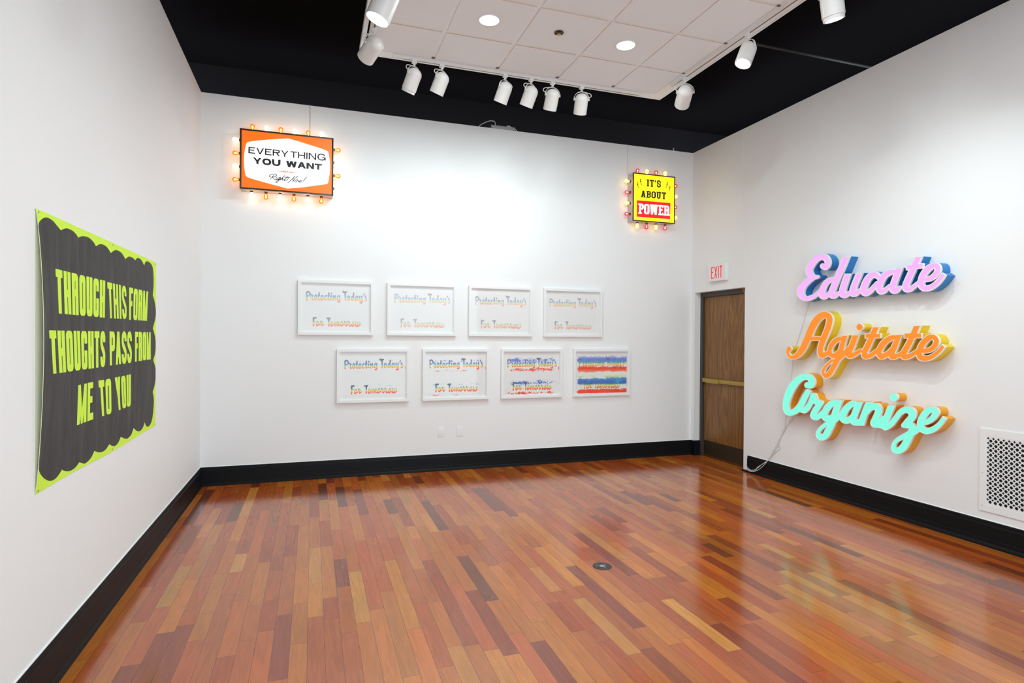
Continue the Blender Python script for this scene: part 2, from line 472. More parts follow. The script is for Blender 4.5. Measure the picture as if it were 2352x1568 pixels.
# ================================================================== THE ROOM
def plank_floor():
    me = bpy.data.meshes.new('floor'); V = []; Fc = []; col = []; uvs = []; uv2 = []
    pw = .0826; x = 0.004; rnd = random.Random(3)
    pal = [((.50, .105, .011), 5), ((.56, .15, .012), 5), ((.41, .072, .010), 4), ((.58, .175, .015), 2.4), ((.29, .05, .010), 2), ((.60, .22, .03), .6), ((.45, .105, .015), 2.5), ((.20, .042, .012), .9), ((.50, .102, .018), 2.2)]
    cs, ws = zip(*pal)
    xs = [-.02]
    while x < W + .32: xs.append(x); x += pw
    for x0, x1 in zip(xs, xs[1:]):
        y = .02 + rnd.random() * .7 if False else .02; first = True
        while y > YR:
            L = rnd.uniform(.28, .75) if rnd.random() < .55 else rnd.uniform(.6, 1.25)
            if first: L *= rnd.uniform(.15, 1); first = False
            y1 = max(y - L, YR); b = len(V)
            V += [(x0, y, 0), (x0, y1, 0), (x1, y1, 0), (x1, y, 0)]; Fc.append((b, b + 1, b + 2, b + 3))
            c = np.array(rnd.choices(cs, ws)[0]) * rnd.uniform(.66, .86) * np.array((1, rnd.uniform(.92, 1.1), rnd.uniform(.85, 1.15)))
            col += [(*c, rnd.random())] * 4
            uvs += [(0, 0), (0, y - y1), (x1 - x0, y - y1), (x1 - x0, 0)]
            uv2 += [(x1 - x0, y - y1), (x1 - x0, 0), (0, 0), (0, y - y1)]
            y = y1
    me.from_pydata(V, [], Fc)
    a = me.color_attributes.new('plank', 'FLOAT_COLOR', 'CORNER'); a.data.foreach_set('color', np.array(col, 'f').ravel())
    u = me.uv_layers.new(name='UVMap'); u.data.foreach_set('uv', np.array(uvs, 'f').ravel())
    u = me.uv_layers.new(name='UVEnd'); u.data.foreach_set('uv', np.array(uv2, 'f').ravel())
    k = NT('polished_cherry_planks')
    at = k.n('Attribute', attribute_name='plank'); u1 = k.n('UVMap', uv_map='UVMap'); u2 = k.n('UVMap', uv_map='UVEnd')
    s1 = k.n('SeparateXYZ'); k.put(s1.inputs[0], u1.outputs[0]); s2 = k.n('SeparateXYZ'); k.put(s2.inputs[0], u2.outputs[0])
    d = k.math('MINIMUM', k.math('MINIMUM', s1.outputs[0], s1.outputs[1]), k.math('MINIMUM', s2.outputs[0], s2.outputs[1]))
    off = k.n('CombineXYZ'); k.put(off.inputs[0], k.math('MULTIPLY', at.outputs['Alpha'], 37.)); k.put(off.inputs[1], k.math('MULTIPLY', at.outputs['Alpha'], 91.))
    va = k.n('VectorMath', operation='ADD'); k.put(va.inputs[0], u1.outputs[0]); k.put(va.inputs[1], off.outputs[0])
    fine = k.noise(k.mapv(va.outputs[0], (160, 7, 1)), 1, 4, .6, dist=.4)
    fig = k.noise(k.mapv(va.outputs[0], (26, 2.2, 1)), 1, 3, .55, dist=1.6)
    g = k.math('ADD', k.math('MULTIPLY', fine, .55), k.math('MULTIPLY', fig, .75))
    g = k.math('ADD', g, .38)
    c = k.mix(1., at.outputs['Color'], g, 'MULTIPLY')
    gap = k.math('LESS_THAN', d, .0007)
    c = k.mix(gap, c, (.035, .012, .006)); k.put(k.b.inputs['Base Color'], c)
    k.put(k.b.inputs['Roughness'], k.math('ADD', .11, k.math('MULTIPLY', fine, .08)))
    k.b.inputs['Specular IOR Level'].default_value = 1.0
    me.update(); return struct(link('floor', me, None, k.m))
plank_floor()

def wall_solid(name, outline, fmap, mats=M_WALL):
    """outline polygon in wall coordinates, fmap(a,b,t) t = 0 face, 1 back"""
    bm = bmesh.new(); A = [bm.verts.new(fmap(a, b, 0)) for a, b in outline]; B = [bm.verts.new(fmap(a, b, 1)) for a, b in outline]
    bm.faces.new(A); bm.faces.new(B[::-1]); n = len(A)
    for i in range(n): bm.faces.new((A[i], B[i], B[(i + 1) % n], A[(i + 1) % n]))
    return struct(from_bm(name, bm, mats))
TH = .24; DY0, DY1, DZ = -.066, -1.036, 2.172     # door opening in the right wall
wall_solid('wall_back', [(-TH, -.02), (W + TH, -.02), (W + TH, H), (-TH, H)], lambda a, b, t: (a, t * TH, b))
wall_solid('wall_left', [(0, -.02), (YR, -.02), (YR, H), (0, H)], lambda a, b, t: (-t * TH, a, b))
wall_solid('wall_right', [(0, -.02), (DY0, -.02), (DY0, DZ), (DY1, DZ), (DY1, -.02), (YR, -.02), (YR, H), (0, H)], lambda a, b, t: (W + t * TH, a, b))
wall_solid('wall_rear', [(-TH, -.02), (.35, -.02), (.35, 3.5), (W - .35, 3.5), (W - .35, -.02), (W + TH, -.02), (W + TH, H), (-TH, H)], lambda a, b, t: (a, YR - t * TH, b))  # wide opening added so world light comes in as fill
# black shell above the white walls
bm = bmesh.new(); box(bm, -1.2, YR - 1, 4.72, W + 1.6, 1.2, 4.86); struct(from_bm('ceiling_upper', bm, M_BLACKWALL))
for nm, a, b in (('wall_upper_back', (-1.2, .9, 3.6), (W + 1.6, 1.2, 4.72)), ('wall_upper_left', (-1.2, YR - 1, 3.6), (-.9, .9, 4.72)),
                 ('wall_upper_right', (W + 1.3, YR - 1, 3.6), (W + 1.6, .9, 4.72)), ('wall_upper_rear', (-.9, YR - 1, 3.6), (W + 1.3, YR - .7, 4.72))):
    struct(boxo(nm, a, b, M_BLACKUP))

# baseboards: profile (distance from the wall, height)
PROF = [(0, .194), (.009, .194), (.013, .186), (.014, .166), (.018, .160), (.018, .060), (.020, .056), (.020, .030), (.026, .022), (.030, .010), (.030, 0), (0, 0)]
def baseboard(name, paths, caulk=True):
    """paths: list of (start, end, outward normal, mitre at start, mitre at end)"""
    bm = bmesh.new()
    for a, b, nrm, m0, m1 in paths:
        a, b, nrm = Vector(a), Vector(b), Vector(nrm); t = (b - a).normalized()
        A = [bm.verts.new(a + nrm * d + Vector((0, 0, z)) + t * d * m0) for d, z in PROF]
        B = [bm.verts.new(b + nrm * d + Vector((0, 0, z)) - t * d * m1) for d, z in PROF]
        n = len(PROF)
        for i in range(n): bm.faces.new((A[i], A[(i + 1) % n], B[(i + 1) % n], B[i]))
        bm.faces.new(A[::-1]); bm.faces.new(B)
    o = struct(from_bm(name, bm, M_BASE))
    if caulk:
        bm = bmesh.new()
        for a, b, nrm, m0, m1 in paths:
            a, b, nrm = Vector(a), Vector(b), Vector(nrm); t = (b - a).normalized()
            pr = [(0, .194), (.006, .194), (.0055, .1975), (0, .201)]
            A = [bm.verts.new(a + nrm * d + Vector((0, 0, z)) + t * d * m0) for d, z in pr]
            B = [bm.verts.new(b + nrm * d + Vector((0, 0, z)) - t * d * m1) for d, z in pr]
            for i in range(4): bm.faces.new((A[i], A[(i + 1) % 4], B[(i + 1) % 4], B[i]))
            bm.faces.new(A[::-1]); bm.faces.new(B)
        from_bm('caulk_bead', bm, M_CAULK, o)
    return o
baseboard('baseboard_back', [((0, 0, 0), (W, 0, 0), (0, -1, 0), 1, 1)])
baseboard('baseboard_left', [((0, YR, 0), (0, 0, 0), (1, 0, 0), 0, 1)])
baseboard('baseboard_right', [((W, -1.118, 0), (W, YR, 0), (-1, 0, 0), 0, 0)])
baseboard('baseboard_corner', [((W, 0, 0), (W, DY0, 0), (-1, 0, 0), 1, -.4), ((W, DY0, 0), (W + .088, DY0, 0), (0, -1, 0), -.4, 0)], caulk=False)
boxo('baseboard_end', (W - .033, -1.118, 0), (W - .001, -1.03, .016), M_BASE)['kind'] = 'structure'

# door in its recess
def wood_door():
    k = NT('oak_veneer'); tc = k.n('TexCoord'); v = tc.outputs['Object']
    s = k.n('SeparateXYZ'); k.put(s.inputs[0], v)
    n1 = k.noise(k.mapv(v, (6, 9, .55)), 1, 3, .5, dist=.8)
    wv = k.math('SINE', k.math('ADD', k.math('MULTIPLY', n1, 46), k.math('MULTIPLY', s.outputs[1], 22)))
    n2 = k.noise(k.mapv(v, (60, 230, 9)), 1, 4, .6)
    f = k.math('ADD', k.math('MULTIPLY', wv, .16), k.math('MULTIPLY', n2, .9))
    c = k.ramp(f, [(0, (.095, .036, .008)), (.42, (.20, .085, .018)), (.62, (.27, .125, .03)), (.9, (.33, .17, .05))])
    k.put(k.b.inputs['Base Color'], c); k.b.inputs['Roughness'].default_value = .38
    return k.m
FX = W + .088
door = boxo('door_1', (FX + .03, DY1 + .052, .008), (FX + .075, DY0 - .052, DZ - .062), wood_door(), bev=.002); struct(door)
bm = bmesh.new()   # metal frame: face, rebate
for (a, b) in (((FX, DY0 - .046, 0), (FX + .09, DY0, DZ)), ((FX, DY1, 0), (FX + .09, DY1 + .046, DZ)), ((FX, DY1 + .046, DZ - .056), (FX + .09, DY0 - .046, DZ))): box(bm, *a, *b, .003)
for (a, b) in (((FX + .016, DY0 - .051, 0), (FX + .029, DY0 - .0455, DZ - .05)), ((FX + .016, DY1 + .0455, DZ - .061), (FX + .029, DY0 - .0455, DZ - .0555))): box(bm, *a, *b)
struct(from_bm('door_frame', bm, M_GREYFR, None, 35))
d2 = bpy.data.objects['door_frame']; d2.parent = door
boxo('light_block_behind_door', (FX + .092, DY1 - .15, -.02), (FX + .16, DY0 + .15, DZ + .2), M_DARK)['kind'] = 'structure'  # unseen dark box added to stop light leaking round the door
kp = boxo('kick_plate', (FX + .0275, DY1 + .062, .016), (FX + .0305, DY0 - .062, .212), M_KICK, door)
bm = bmesh.new()
box(bm, FX - .008, DY1 + .06, .985, FX + .024, DY0 - .062, 1.036, .006); box(bm, FX - .02, -.47, .978, FX - .006, -.22 + .0, 1.036, .005)
box(bm, FX + .02, -.14, .98, FX + .032, -.118, 1.04, .003); box(bm, FX + .02, -.95, .98, FX + .032, -.90, 1.04, .003)
from_bm('push_bar', bm, M_BRASS, door, 40)['label'] = 'satin brass push bar'
bm = bmesh.new(); p = [on_right(1705.5, 661.5, .004), on_right(1708.5, 666, -.04), on_right(1711.5, 675, -.08)]
strap(bm, [tuple(q) for q in p], (0, 1, .35), .022, .006); from_bm('closer_arm', bm, M_BRASS, door)

# white suspended tile ceiling
def tile_ceiling():
    k = NT('acoustic_tile_and_grid'); tc = k.n('TexCoord'); v = tc.outputs['Object']
    sp = k.noise(v, 420, 2, .6); c = k.mix(k.math('GREATER_THAN', sp, .64), (.80, .825, .84), (.69, .70, .71))
    k.put(k.b.inputs['Base Color'], c); k.b.inputs['Roughness'].default_value = .9
    bp = k.n('Bump'); bp.inputs['Strength'].default_value = .25; bp.inputs['Distance'].default_value = .004; k.put(bp.inputs['Height'], sp); k.put(k.b.inputs['Normal'], bp.outputs[0])
    rib = mat('white_grid_metal', (.81, .83, .835), .45)
    t = .6096; gx = 3.344; gy = -1.957; bw = .026
    bm = bmesh.new()
    xe = [CX0 + .022] + [gx + i * t for i in range(-3, 2)] + [CX1 - .12]; ye = [-1.452] + [gy + j * t for j in range(0, -12, -1)]
    for xa, xb in zip(xe, xe[1:]):
        for ya, yb in zip(ye, ye[1:]):                                                # tiles drop a little below the grid
            ga = .004 if ya == -1.452 else .018; q = .017
            if xb - xa > .05: box(bm, xa + (.004 if xa == xe[0] else q), max(yb + q, CY1), CZ, xb - (.004 if xb == xe[-1] else q), ya - ga, CZ + .03)
    edge = mat('shade_tan_tile_edge', (.60, .47, .40), .9)  # tan colour paints in the shade of the grid reveals
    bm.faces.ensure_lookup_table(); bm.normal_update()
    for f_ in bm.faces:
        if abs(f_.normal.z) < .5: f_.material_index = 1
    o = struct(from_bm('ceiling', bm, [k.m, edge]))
    bm = bmesh.new()
    y0 = -1.47
    for i in range(-4, 4):
        x = gx + i * t
        if CX0 + .12 < x < CX1 - .12: box(bm, x - .021, CY1, CZ + .006, x + .021, y0, CZ + .02)
    for j in range(-12, 1):
        y = gy + j * t
        box(bm, CX0 + .02, y - .021, CZ + .0065, CX1 - .12, y + .021, CZ + .0205)
    from_bm('ceiling_grid', bm, rib, o)
    bm = bmesh.new()                                                                  # plain border and edge fascia
    box(bm, CX0, CY0 - .1, CZ - .001, CX1, CY0, CZ + .012)
    box(bm, CX0, CY1, CZ - .001, CX0 + .022, CY0 - .1, CZ + .012); box(bm, CX1 - .12, CY1, CZ - .001, CX1, CY0 - .1, CZ + .012)
    for a, b in (((CX0 - .012, CY0, CZ - .006), (CX1 + .004, CY0 + .012, CZ + .05)), ((CX0 - .012, CY1, CZ - .006), (CX0, CY0, CZ + .05)), ((CX1, CY1, CZ - .006), (CX1 + .012, CY0 + .012, CZ + .05))): box(bm, *a, *b)
    from_bm('border_trim', bm, rib, o)
    bm = bmesh.new()                                                                  # dark backs so that no light leaks from above
    box(bm, CX0 - .012, CY1, CZ + .05, CX1 + .012, CY0 + .012, CZ + .06); from_bm('top_sheet', bm, M_BLACKWALL, o)
    bm = bmesh.new()
    for i in range(-3, 2): box(bm, gx + i * t - .014, -1.476, CZ - .0005, gx + i * t + .014, -1.452, CZ + .002)
    for j in range(-6, 1): box(bm, CX1 - .128, gy + j * t - .012, CZ - .0015, CX1 - .104, gy + j * t + .012, CZ + .002)
    from_bm('grid_clip', bm, M_SLOT, o)
tile_ceiling()

# ================================================================== TRACKS AND LAMPS
ZT = CZ - .001
def track(label, a, b, wd=.034):
    o = thing('lighting_track', label, 'lighting track', (a[0], a[1], ZT), 'tracks along the edges of the tile ceiling')
    v = Vector((b[0] - a[0], b[1] - a[1], 0)); L = v.length; ang = math.atan2(v.y, v.x); o.rotation_euler = (0, 0, ang)
    bm = bmesh.new()
    box(bm, 0, -wd / 2, -.024, L, -.006, 0, .001); box(bm, 0, .006, -.024, L, wd / 2, 0, .001); box(bm, 0, -.0065, -.012, L, .0065, 0)
    from_bm('rail', bm, M_WHITE, o)
    bm = bmesh.new(); box(bm, .06, -.0055, -.0235, L - .03, .0055, -.0122); from_bm('slot', bm, M_SLOT, o)
    bm = bmesh.new(); box(bm, -.03, -wd / 2 - .001, -.0245, .002, wd / 2 + .001, 0, .002); from_bm('end_cap', bm, M_WHITE, o)
    return o
track('white lighting track along the front edge of the tile ceiling, facing the back wall', (1.80, -1.412), (4.30, -1.412))
track('white lighting track along the left edge of the tile ceiling', (1.562, -1.60), (1.562, -6.5))
track('white lighting track along the right edge of the tile ceiling', (4.482, -1.74), (4.482, -7.2))

M_LENS = mat('lit_lamp_lens', (1, 1, 1), .4, emit=(1, .98, .95), strength=14)
M_RIM = mat('polished_reflector', (.85, .87, .9), .12, .9)
def head(label, loc, aim, ring=False, lit=True, side=1, drop=.0, watts=30, cone=75, blend=.9, body=1.0, light=True):
    """track spotlight: adapter on the track, yoke, round-backed can"""
    o = thing('track_spotlight', label, 'spotlight', loc, 'white spotlights on the ceiling tracks')
    a = (Vector(aim) - Vector(loc)).normalized()
    B = Vector((0, 0, -.128 * body - drop))
    p = a.cross(Vector((0, 0, 1))).normalized()
    hv = Vector((a.x, a.y, 0)).normalized() if abs(a.z) < .999 else Vector((0, 1, 0))
    yaw = math.atan2(p.y, p.x)
    Mz = Matrix.Rotation(yaw, 4, 'Z')
    bm = bmesh.new(); box(bm, -.022, -.019, -.024, .022, .019, .004, .003, None); lathe(bm, [(0, -.045 - drop), (.011, -.045 - drop), (.011, -.02), (0, -.02)], 12)
    from_bm('track_adapter', bm, M_WHITE, o, 40)
    r = .066 * body; ry = r + .012
    bm = bmesh.new(); pts = [B - p * ry - Vector((0, 0, .012))] + [B + p * (-math.cos(PI * k / 16) * ry) + Vector((0, 0, math.sin(PI * k / 16) * (ry - .002))) for k in range(17)] + [B + p * ry - Vector((0, 0, .012))]
    strap(bm, pts, hv, .016, .0035)
    for s in (-1, 1): lathe(bm, [(0, 0), (.011, 0), (.011, .016), (0, .016)], 12, frame_to(p * -s, B + p * s * (ry + .001)))
    from_bm('yoke', bm, M_WHITE, o, 40)
    M = frame_to(a, B)
    bk = -.058 * body; fr = .138 * body
    prof = [(r * math.sin(PI / 2 * k / 8), bk * 1.0 - 0 + (r * .82) * (1 - math.cos(PI / 2 * k / 8))) for k in range(9)]
    prof = [(q, z) for q, z in prof] + [(r, fr), (r - .004, fr), (r - .004, fr - .04), (r - .006, fr - .045), (0, fr - .045)]
    bm = bmesh.new(); lathe(bm, prof, 36, M); from_bm('housing', bm, M_WHITE, o, 40)
    if ring:
        bm = bmesh.new(); lathe(bm, [(r - .005, fr - .02), (r - .005, fr + .024), (r - .016, fr + .024), (r - .016, fr - .02)], 36, M); from_bm('front_ring', bm, M_WHITE, o, 40)
    bm = bmesh.new(); q = r - (.017 if ring else .006); lathe(bm, [(q, fr + (.02 if ring else -.001)), (q - .001, fr - .028), (q - .006, fr - .03)], 36, M)
    rim = from_bm('reflector_rim', bm, M_RIM, o, 60)
    bm = bmesh.new(); lathe(bm, [(q - .006, fr - .029), (q * .6, fr - .034), (0, fr - .036)], 32, M)
    from_bm('lens', bm, M_LENS, o, 60)
    bm = bmesh.new(); s = side
    tube(bm, [(0, 0, -.04), tuple(B + p * s * .02 + Vector((0, 0, .075))), tuple(B + p * s * (ry + .006) + Vector((0, 0, .06))), tuple(B + p * s * (ry + .02) + Vector((0, 0, .035))), tuple(B + p * s * (ry - .005) + Vector((0, 0, .02))), tuple(B - a * .02 + p * s * (r - .004))], .004, 6, 5)
    from_bm('cord', bm, M_WHITE, o, 60)
    if light:
        lp = Vector(loc) + B + a * (fr + .035)
        lamp('spot_lamp', 'SPOT', lp, lp + a, watts, (.835, .965, .985), spot_size=math.radians(cone), spot_blend=blend, shadow_soft_size=.03)
    return o
ZH = ZT - .024
PB = 17
for (x, aim, kw, lab) in (
        (1.962, (1.02, 0, 1.25), dict(ring=True, side=-1, k=1.5), 'white spotlight at the left end of the front track, a stepped ring on its mouth'),
        (2.217, (1.25, 0, 1.2), dict(side=-1, k=0.4), 'white spotlight second from the left on the front track, tilted left'),
        (2.830, (2.05, 0, 1.15), dict(side=1, k=1.35), 'white spotlight in the middle of the front track, just right of the wide gap'),
        (3.094, (2.45, 0, 1.45), dict(side=-1, k=0.45), 'white spotlight on the front track between the middle one and the upright one'),
        (3.319, (3.32, 0, 1.75), dict(side=-1, k=1.35), 'white spotlight hanging upright on the front track, second from its right'),
        (3.632, (3.95, 0, 1.85), dict(side=1, k=0.7), 'white spotlight furthest right on the front track, tipped slightly right')):
    head(lab, (x, -1.412, ZH), aim, watts=PB * kw.pop('k'), cone=165, blend=1., **kw)
head('white spotlight at the near left corner of the tile ceiling, seen from behind, unlit side', (1.562, -1.86, ZH), (.75, -.15, 3.2), watts=16, side=-1, drop=-.01, body=1.1)
head('lit white spotlight on the left track, glowing mouth visible, cut by the picture edge', (1.562, -2.75, ZH), (.25, -2.5, .7), watts=11, drop=.06, body=1.25)
head('white spotlight at the right front corner of the tile ceiling, rounded back to the room', (4.482, -1.93, ZH), (5.2, -.14, 3.15), watts=16, body=1.1, side=-1)
head('lit white spotlight on the right track, its glowing mouth turned down left', (4.482, -2.80, ZH), (2.78, -2.80, 0), watts=40, cone=125, blend=1., body=1.0)
head('lit white spotlight at the top right, pointing straight down, cut by the picture edge', (4.482, -3.62, ZH), (5.25, -3.37, 1.2), drop=-.03, ring=True, watts=50, cone=125, blend=1., body=1.12)
# bare spots out of view: first from the doubled word shadows, others added as fill
for loc, aim, wt in (((4.48, -4.5, 3.9), (W, -2.5, 1.6), 34), ((4.48, -4.9, 3.9), (W, -2.6, .2), 20), ((4.48, -4.2, 3.9), (.6, -3.2, 0), 105), ((4.48, -5.0, 3.9), (.7, -5.2, 0), 30),  ((1.56, -3.9, 3.9), (0, -3.0, 1.3), 8), ((1.56, -5.2, 3.9), (0, -4.8, 1.2), 6)):
    lamp('spot_lamp', 'SPOT', loc, aim, wt, (.835, .965, .985), spot_size=math.radians(80), spot_blend=.9, shadow_soft_size=.03)

M_DOWN = mat('lit_downlight_diffuser', (1, 1, 1), .4, emit=(1, .99, .96), strength=6)
def downlight(x, y, label):
    o = thing('downlight', label, 'ceiling light', (x, y, CZ - .0035), 'recessed downlights in the tile ceiling')
    bm = bmesh.new(); lathe(bm, [(.074, .004), (.079, -.004), (.088, -.005), (.091, .001), (.089, .010), (.074, .010), (.074, .004)], 40); from_bm('trim_ring', bm, M_WHITE, o, 40)
    bm = bmesh.new(); lathe(bm, [(.0745, .002), (.05, -.002), (0, -.003)], 40); from_bm('diffuser', bm, M_DOWN, o, 60)
downlight(2.422, -2.257, 'round lit downlight in the tile left of the dark sprinkler')
downlight(3.651, -2.257, 'round lit downlight in the tile right of the dark sprinkler')
o = thing('sprinkler', 'small dark round fire sprinkler recessed in the ceiling tile between two downlights', 'sprinkler', (3.023, -2.262, CZ - .0105))
bm = bmesh.new(); lathe(bm, [(.036, .009), (.040, .004), (.034, .001), (.026, .006), (0, .0075)], 28); from_bm('cup', bm, mat('dark_bronze', (.05, .03, .015), .4, .5), o, 50)
bm = bmesh.new(); lathe(bm, [(0, .006), (.010, .005), (.009, -.006), (.017, -.008), (.017, -.010), (0, -.012)], 16); from_bm('nozzle', bm, M_BRASS, o, 50)
bm = bmesh.new(); tube(bm, [(CX1 - .3, -2.13, 4.40), (W + 1.4, -2.13, 4.40)], .013, 10, 1)
tag(from_bm('ceiling_pipe', bm, mat('dark_grey_pipe_paint', (.020, .019, .015), .6), None, 60), 'thin dark pipe crossing below the black ceiling at the top right', 'pipe')

# ================================================================== POSTER ON THE LEFT WALL
PY0, PY1, PZ0, PZ1 = -3.851, -1.853, .885, 2.077
def bow(y, z):
    s = min(max((z - PZ0) / (PZ1 - PZ0), 0), 1)
    t = (y - PY0)
    edge = .027 * math.exp(-max(t, 0) / .16) * math.sin(PI * s) ** .75
    return .004 + edge + .0035 * (1 + math.sin(9.1 * y + 2.3 * z)) * math.sin(PI * s) * .7
def on_sheet(px, py):
    d = 0.
    for _ in range(14):
        P = on_left(px, py, d); d = .5 * d + .5 * bow(P[1], P[2])
    return (P[1], P[2])
def c1(x, y): return (70 + x / 5.2267, 470 + y / 5.2267)
def c2(x, y): return (70 + x / 3.8233, 740 + y / 3.8233)
black_px = [c1(*p) for p in ((80, 330), (88, 235), (130, 178), (190, 152), (260, 185), (310, 240), (365, 308), (400, 290), (440, 283), (505, 312), (545, 350), (575, 395), (605, 382), (640, 377), (700, 395), (752, 442), (787, 498),
     (815, 480), (850, 472), (900, 493), (935, 530), (965, 580), (1000, 552), (1035, 545), (1085, 570), (1115, 610), (1140, 652), (1165, 630), (1190, 622), (1232, 640), (1257, 668), (1275, 645), (1297, 640), (1332, 665), (1365, 728), (1378, 692), (1400, 679), (1440, 700), (1468, 755),
     (1478, 860), (1478, 980), (1468, 1085), (1490, 1160), (1505, 1270), (1498, 1370), (1470, 1480))] + \
    [c2(*p) for p in ((1095, 130), (1100, 200), (1094, 275), (1078, 330), (1098, 400), (1102, 460), (1092, 545), (1073, 612), (1082, 660), (1083, 720), (1072, 830), (1058, 885), (1035, 915), (1015, 908), (1003, 878),
     (985, 928), (957, 957), (930, 950), (905, 928), (885, 985), (852, 1020), (822, 1018), (793, 1005), (770, 1058), (742, 1085), (715, 1083), (693, 1070), (660, 1117), (625, 1139), (590, 1140), (562, 1128), (530, 1192), (483, 1237), (455, 1237), (430, 1227),
     (390, 1278), (342, 1306), (300, 1305), (277, 1293), (240, 1350), (203, 1384), (165, 1392), (122, 1372), (88, 1332), (73, 1290), (70, 1230), (82, 900), (97, 600), (105, 300), (104, 60))] + \
    [c1(*p) for p in ((136, 1450), (127, 1200), (122, 1000), (126, 930), (134, 842), (118, 760), (103, 700), (90, 520))]
FC = dict(T=.92, H=1., R=.98, O=1., U=1., G=1., I=.5, S=.98, F=.84, M=1.25, P=.95, A=1.02, E=.84, Y=1.05)
def round_off(lp):
    """smooth a closed outline but keep its notches sharp"""
    a = np.array(lp); n = len(a); d = np.roll(a, -1, 0) - a; e = a - np.roll(a, 1, 0)
    cr = (e[:, 0] * d[:, 1] - e[:, 1] * d[:, 0]); an = np.arctan2(cr, (e * d).sum(1)); sg = np.sign(np.sum(an))
    k = [i for i in range(n) if an[i] * sg < -.45]; out = []
    for i, j in zip(k, k[1:] + [k[0] + n]): out += [tuple(p) for p in smooth_pts([a[t % n] for t in range(i, j + 1)], 4)[:-1]]
    return out
def poster():
    o = thing('wall_poster', 'yellow green and black cloth poster pinned to the left wall', 'poster', (.0, PY0 + 1, PZ0))
    lays = []
    blk = [on_sheet(*p) for p in black_px]
    blk = round_off([(max(y, PY0 + .004), z) for y, z in blk])
    lays.append(([blk], 1))
    for txt, q in (('THROUGH', (c1(320, 1303), c1(893, 1356), c1(898, 913), c1(300, 768))), ('THIS', (c1(940, 1362), c1(1155, 1372), c1(1150, 978), c1(922, 928))), ('FORM', (c1(1184, 1381), c1(1398, 1394), c1(1413, 1042), c1(1186, 990))),
                   ('THOUGHTS', (c2(185, 455), c2(657, 388), c2(657, 79), c2(163, 70))), ('PASS', (c2(697, 380), c2(890, 352), c2(890, 84), c2(694, 80))), ('FROM', (c2(918, 346), c2(1056, 325), c2(1056, 86), c2(918, 83))),
                   ('ME', (c2(408, 904), c2(551, 850), c2(551, 522), c2(420, 552))), ('TO', (c2(617, 829), c2(712, 800), c2(708, 492), c2(596, 512))), ('YOU', (c2(765, 775), c2(880, 733), c2(882, 456), c2(740, 485)))):
        P = [on_sheet(*p) for p in q]
        wd = abs(P[1][0] - P[0][0]); ht = abs(P[3][1] - P[0][1])
        n = len(txt); g = .014
        lp = word_loops(txt, wd, ht, min(.040, wd / n * .40), .034, g, FC, res=.0021, rad=.62)
        hm = homog(q)
        lays.append((place(lp, lambda u, v: on_sheet(*hm(u, v))), 0))
    k = NT('neon_yellow_cloth'); tc = k.n('TexCoord')
    nz = k.noise(tc.outputs['Object'], 9, 3, .5); k.put(k.b.inputs['Base Color'], k.mix(nz, (.60, .88, .05), (.68, .95, .075)))
    k.b.inputs['Roughness'].default_value = .8
    kb = NT('faded_black_print'); tc = kb.n('TexCoord'); v = tc.outputs['Object']
    a = kb.noise(kb.mapv(v, (1, 14, 2.2)), 1, 5, .65, dist=.7); b = kb.noise(v, 300, 2, .7)
    f = kb.math('ADD', kb.math('MULTIPLY', a, .8), kb.math('MULTIPLY', b, .3))
    kb.put(kb.b.inputs['Base Color'], kb.ramp(f, [(.3, (.030, .028, .029)), (.55, (.048, .045, .045)), (.75, (.085, .08, .078))]))
    kb.b.inputs['Roughness'].default_value = .75
    for kk in (k, kb):
        bp = kk.n('Bump'); tc = kk.n('TexCoord'); nz = kk.noise(kk.mapv(tc.outputs['Object'], (1, 7, 1.6)), 1, 4, .55, dist=1.); bp.inputs['Strength'].default_value = .5; bp.inputs['Distance'].default_value = .02
        kk.put(bp.inputs['Height'], nz); kk.put(kk.b.inputs['Normal'], bp.outputs[0])
    N = 26; out = []
    out += [(PY0 + (PY1 - PY0) * i / N, PZ0 + .004 * math.sin(9 * i / N)) for i in range(N)] + [(PY1, PZ0 + .006 + (PZ1 - PZ0) * i / N) for i in range(N)]
    out += [(PY1 + (PY0 - PY1) * i / N, PZ1 + .012 * (1 - i / N) ** 1.0) for i in range(N)] + [(PY0, PZ1 + (PZ0 - PZ1) * i / N) for i in range(N)]
    ex = [(PY0 + .006 + (PY1 - PY0 - .01) * (i / 34) ** 1.25, PZ0 + .01 + (PZ1 - PZ0 - .02) * j / 22) for i in range(35) for j in range(23)]
    L = Vector((0, PY0 + 1, PZ0))
    sh = panel('sheet', out, lays, lambda u, v: tuple(Vector((bow(u, v), u, v)) - L), (1, 0, 0), [k.m, kb.m], o, ex)
    md = sh.modifiers.new('thickness', 'SOLIDIFY'); md.thickness = .0012; md.offset = -1; md.material_offset_rim = 2; md.material_offset = 2
    sh.data.materials.append(M_PAPERB); sh.data.materials.append(M_PAPERB); 
    boxo('backing_strip', (.0004, -1, .0), (.0022, -1 + .09, PZ1 - PZ0 - .012), mat('pale_yellow_strip', (.86, .87, .70), .9), o)  # narrow pale yellow strip on the wall along the sheet's left edge
    for y, z in ((PY0 + .02, PZ1 - .012), (PY0 + .02, PZ0 + .012), (PY1 - .02, PZ1 - .004), (PY1 - .02, PZ0 + .016), ((PY0 + PY1) / 2, PZ1 - .006), ((PY0 + PY1) / 2, PZ0 + .01)):
        bm = bmesh.new(); lathe(bm, [(0, .004), (.004, .003), (.0045, 0)], 10, frame_to((1, 0, 0), Vector((bow(y, z) + .001, y, z)) - L))
        from_bm('pin', bm, M_STEEL, o, 50)
poster()

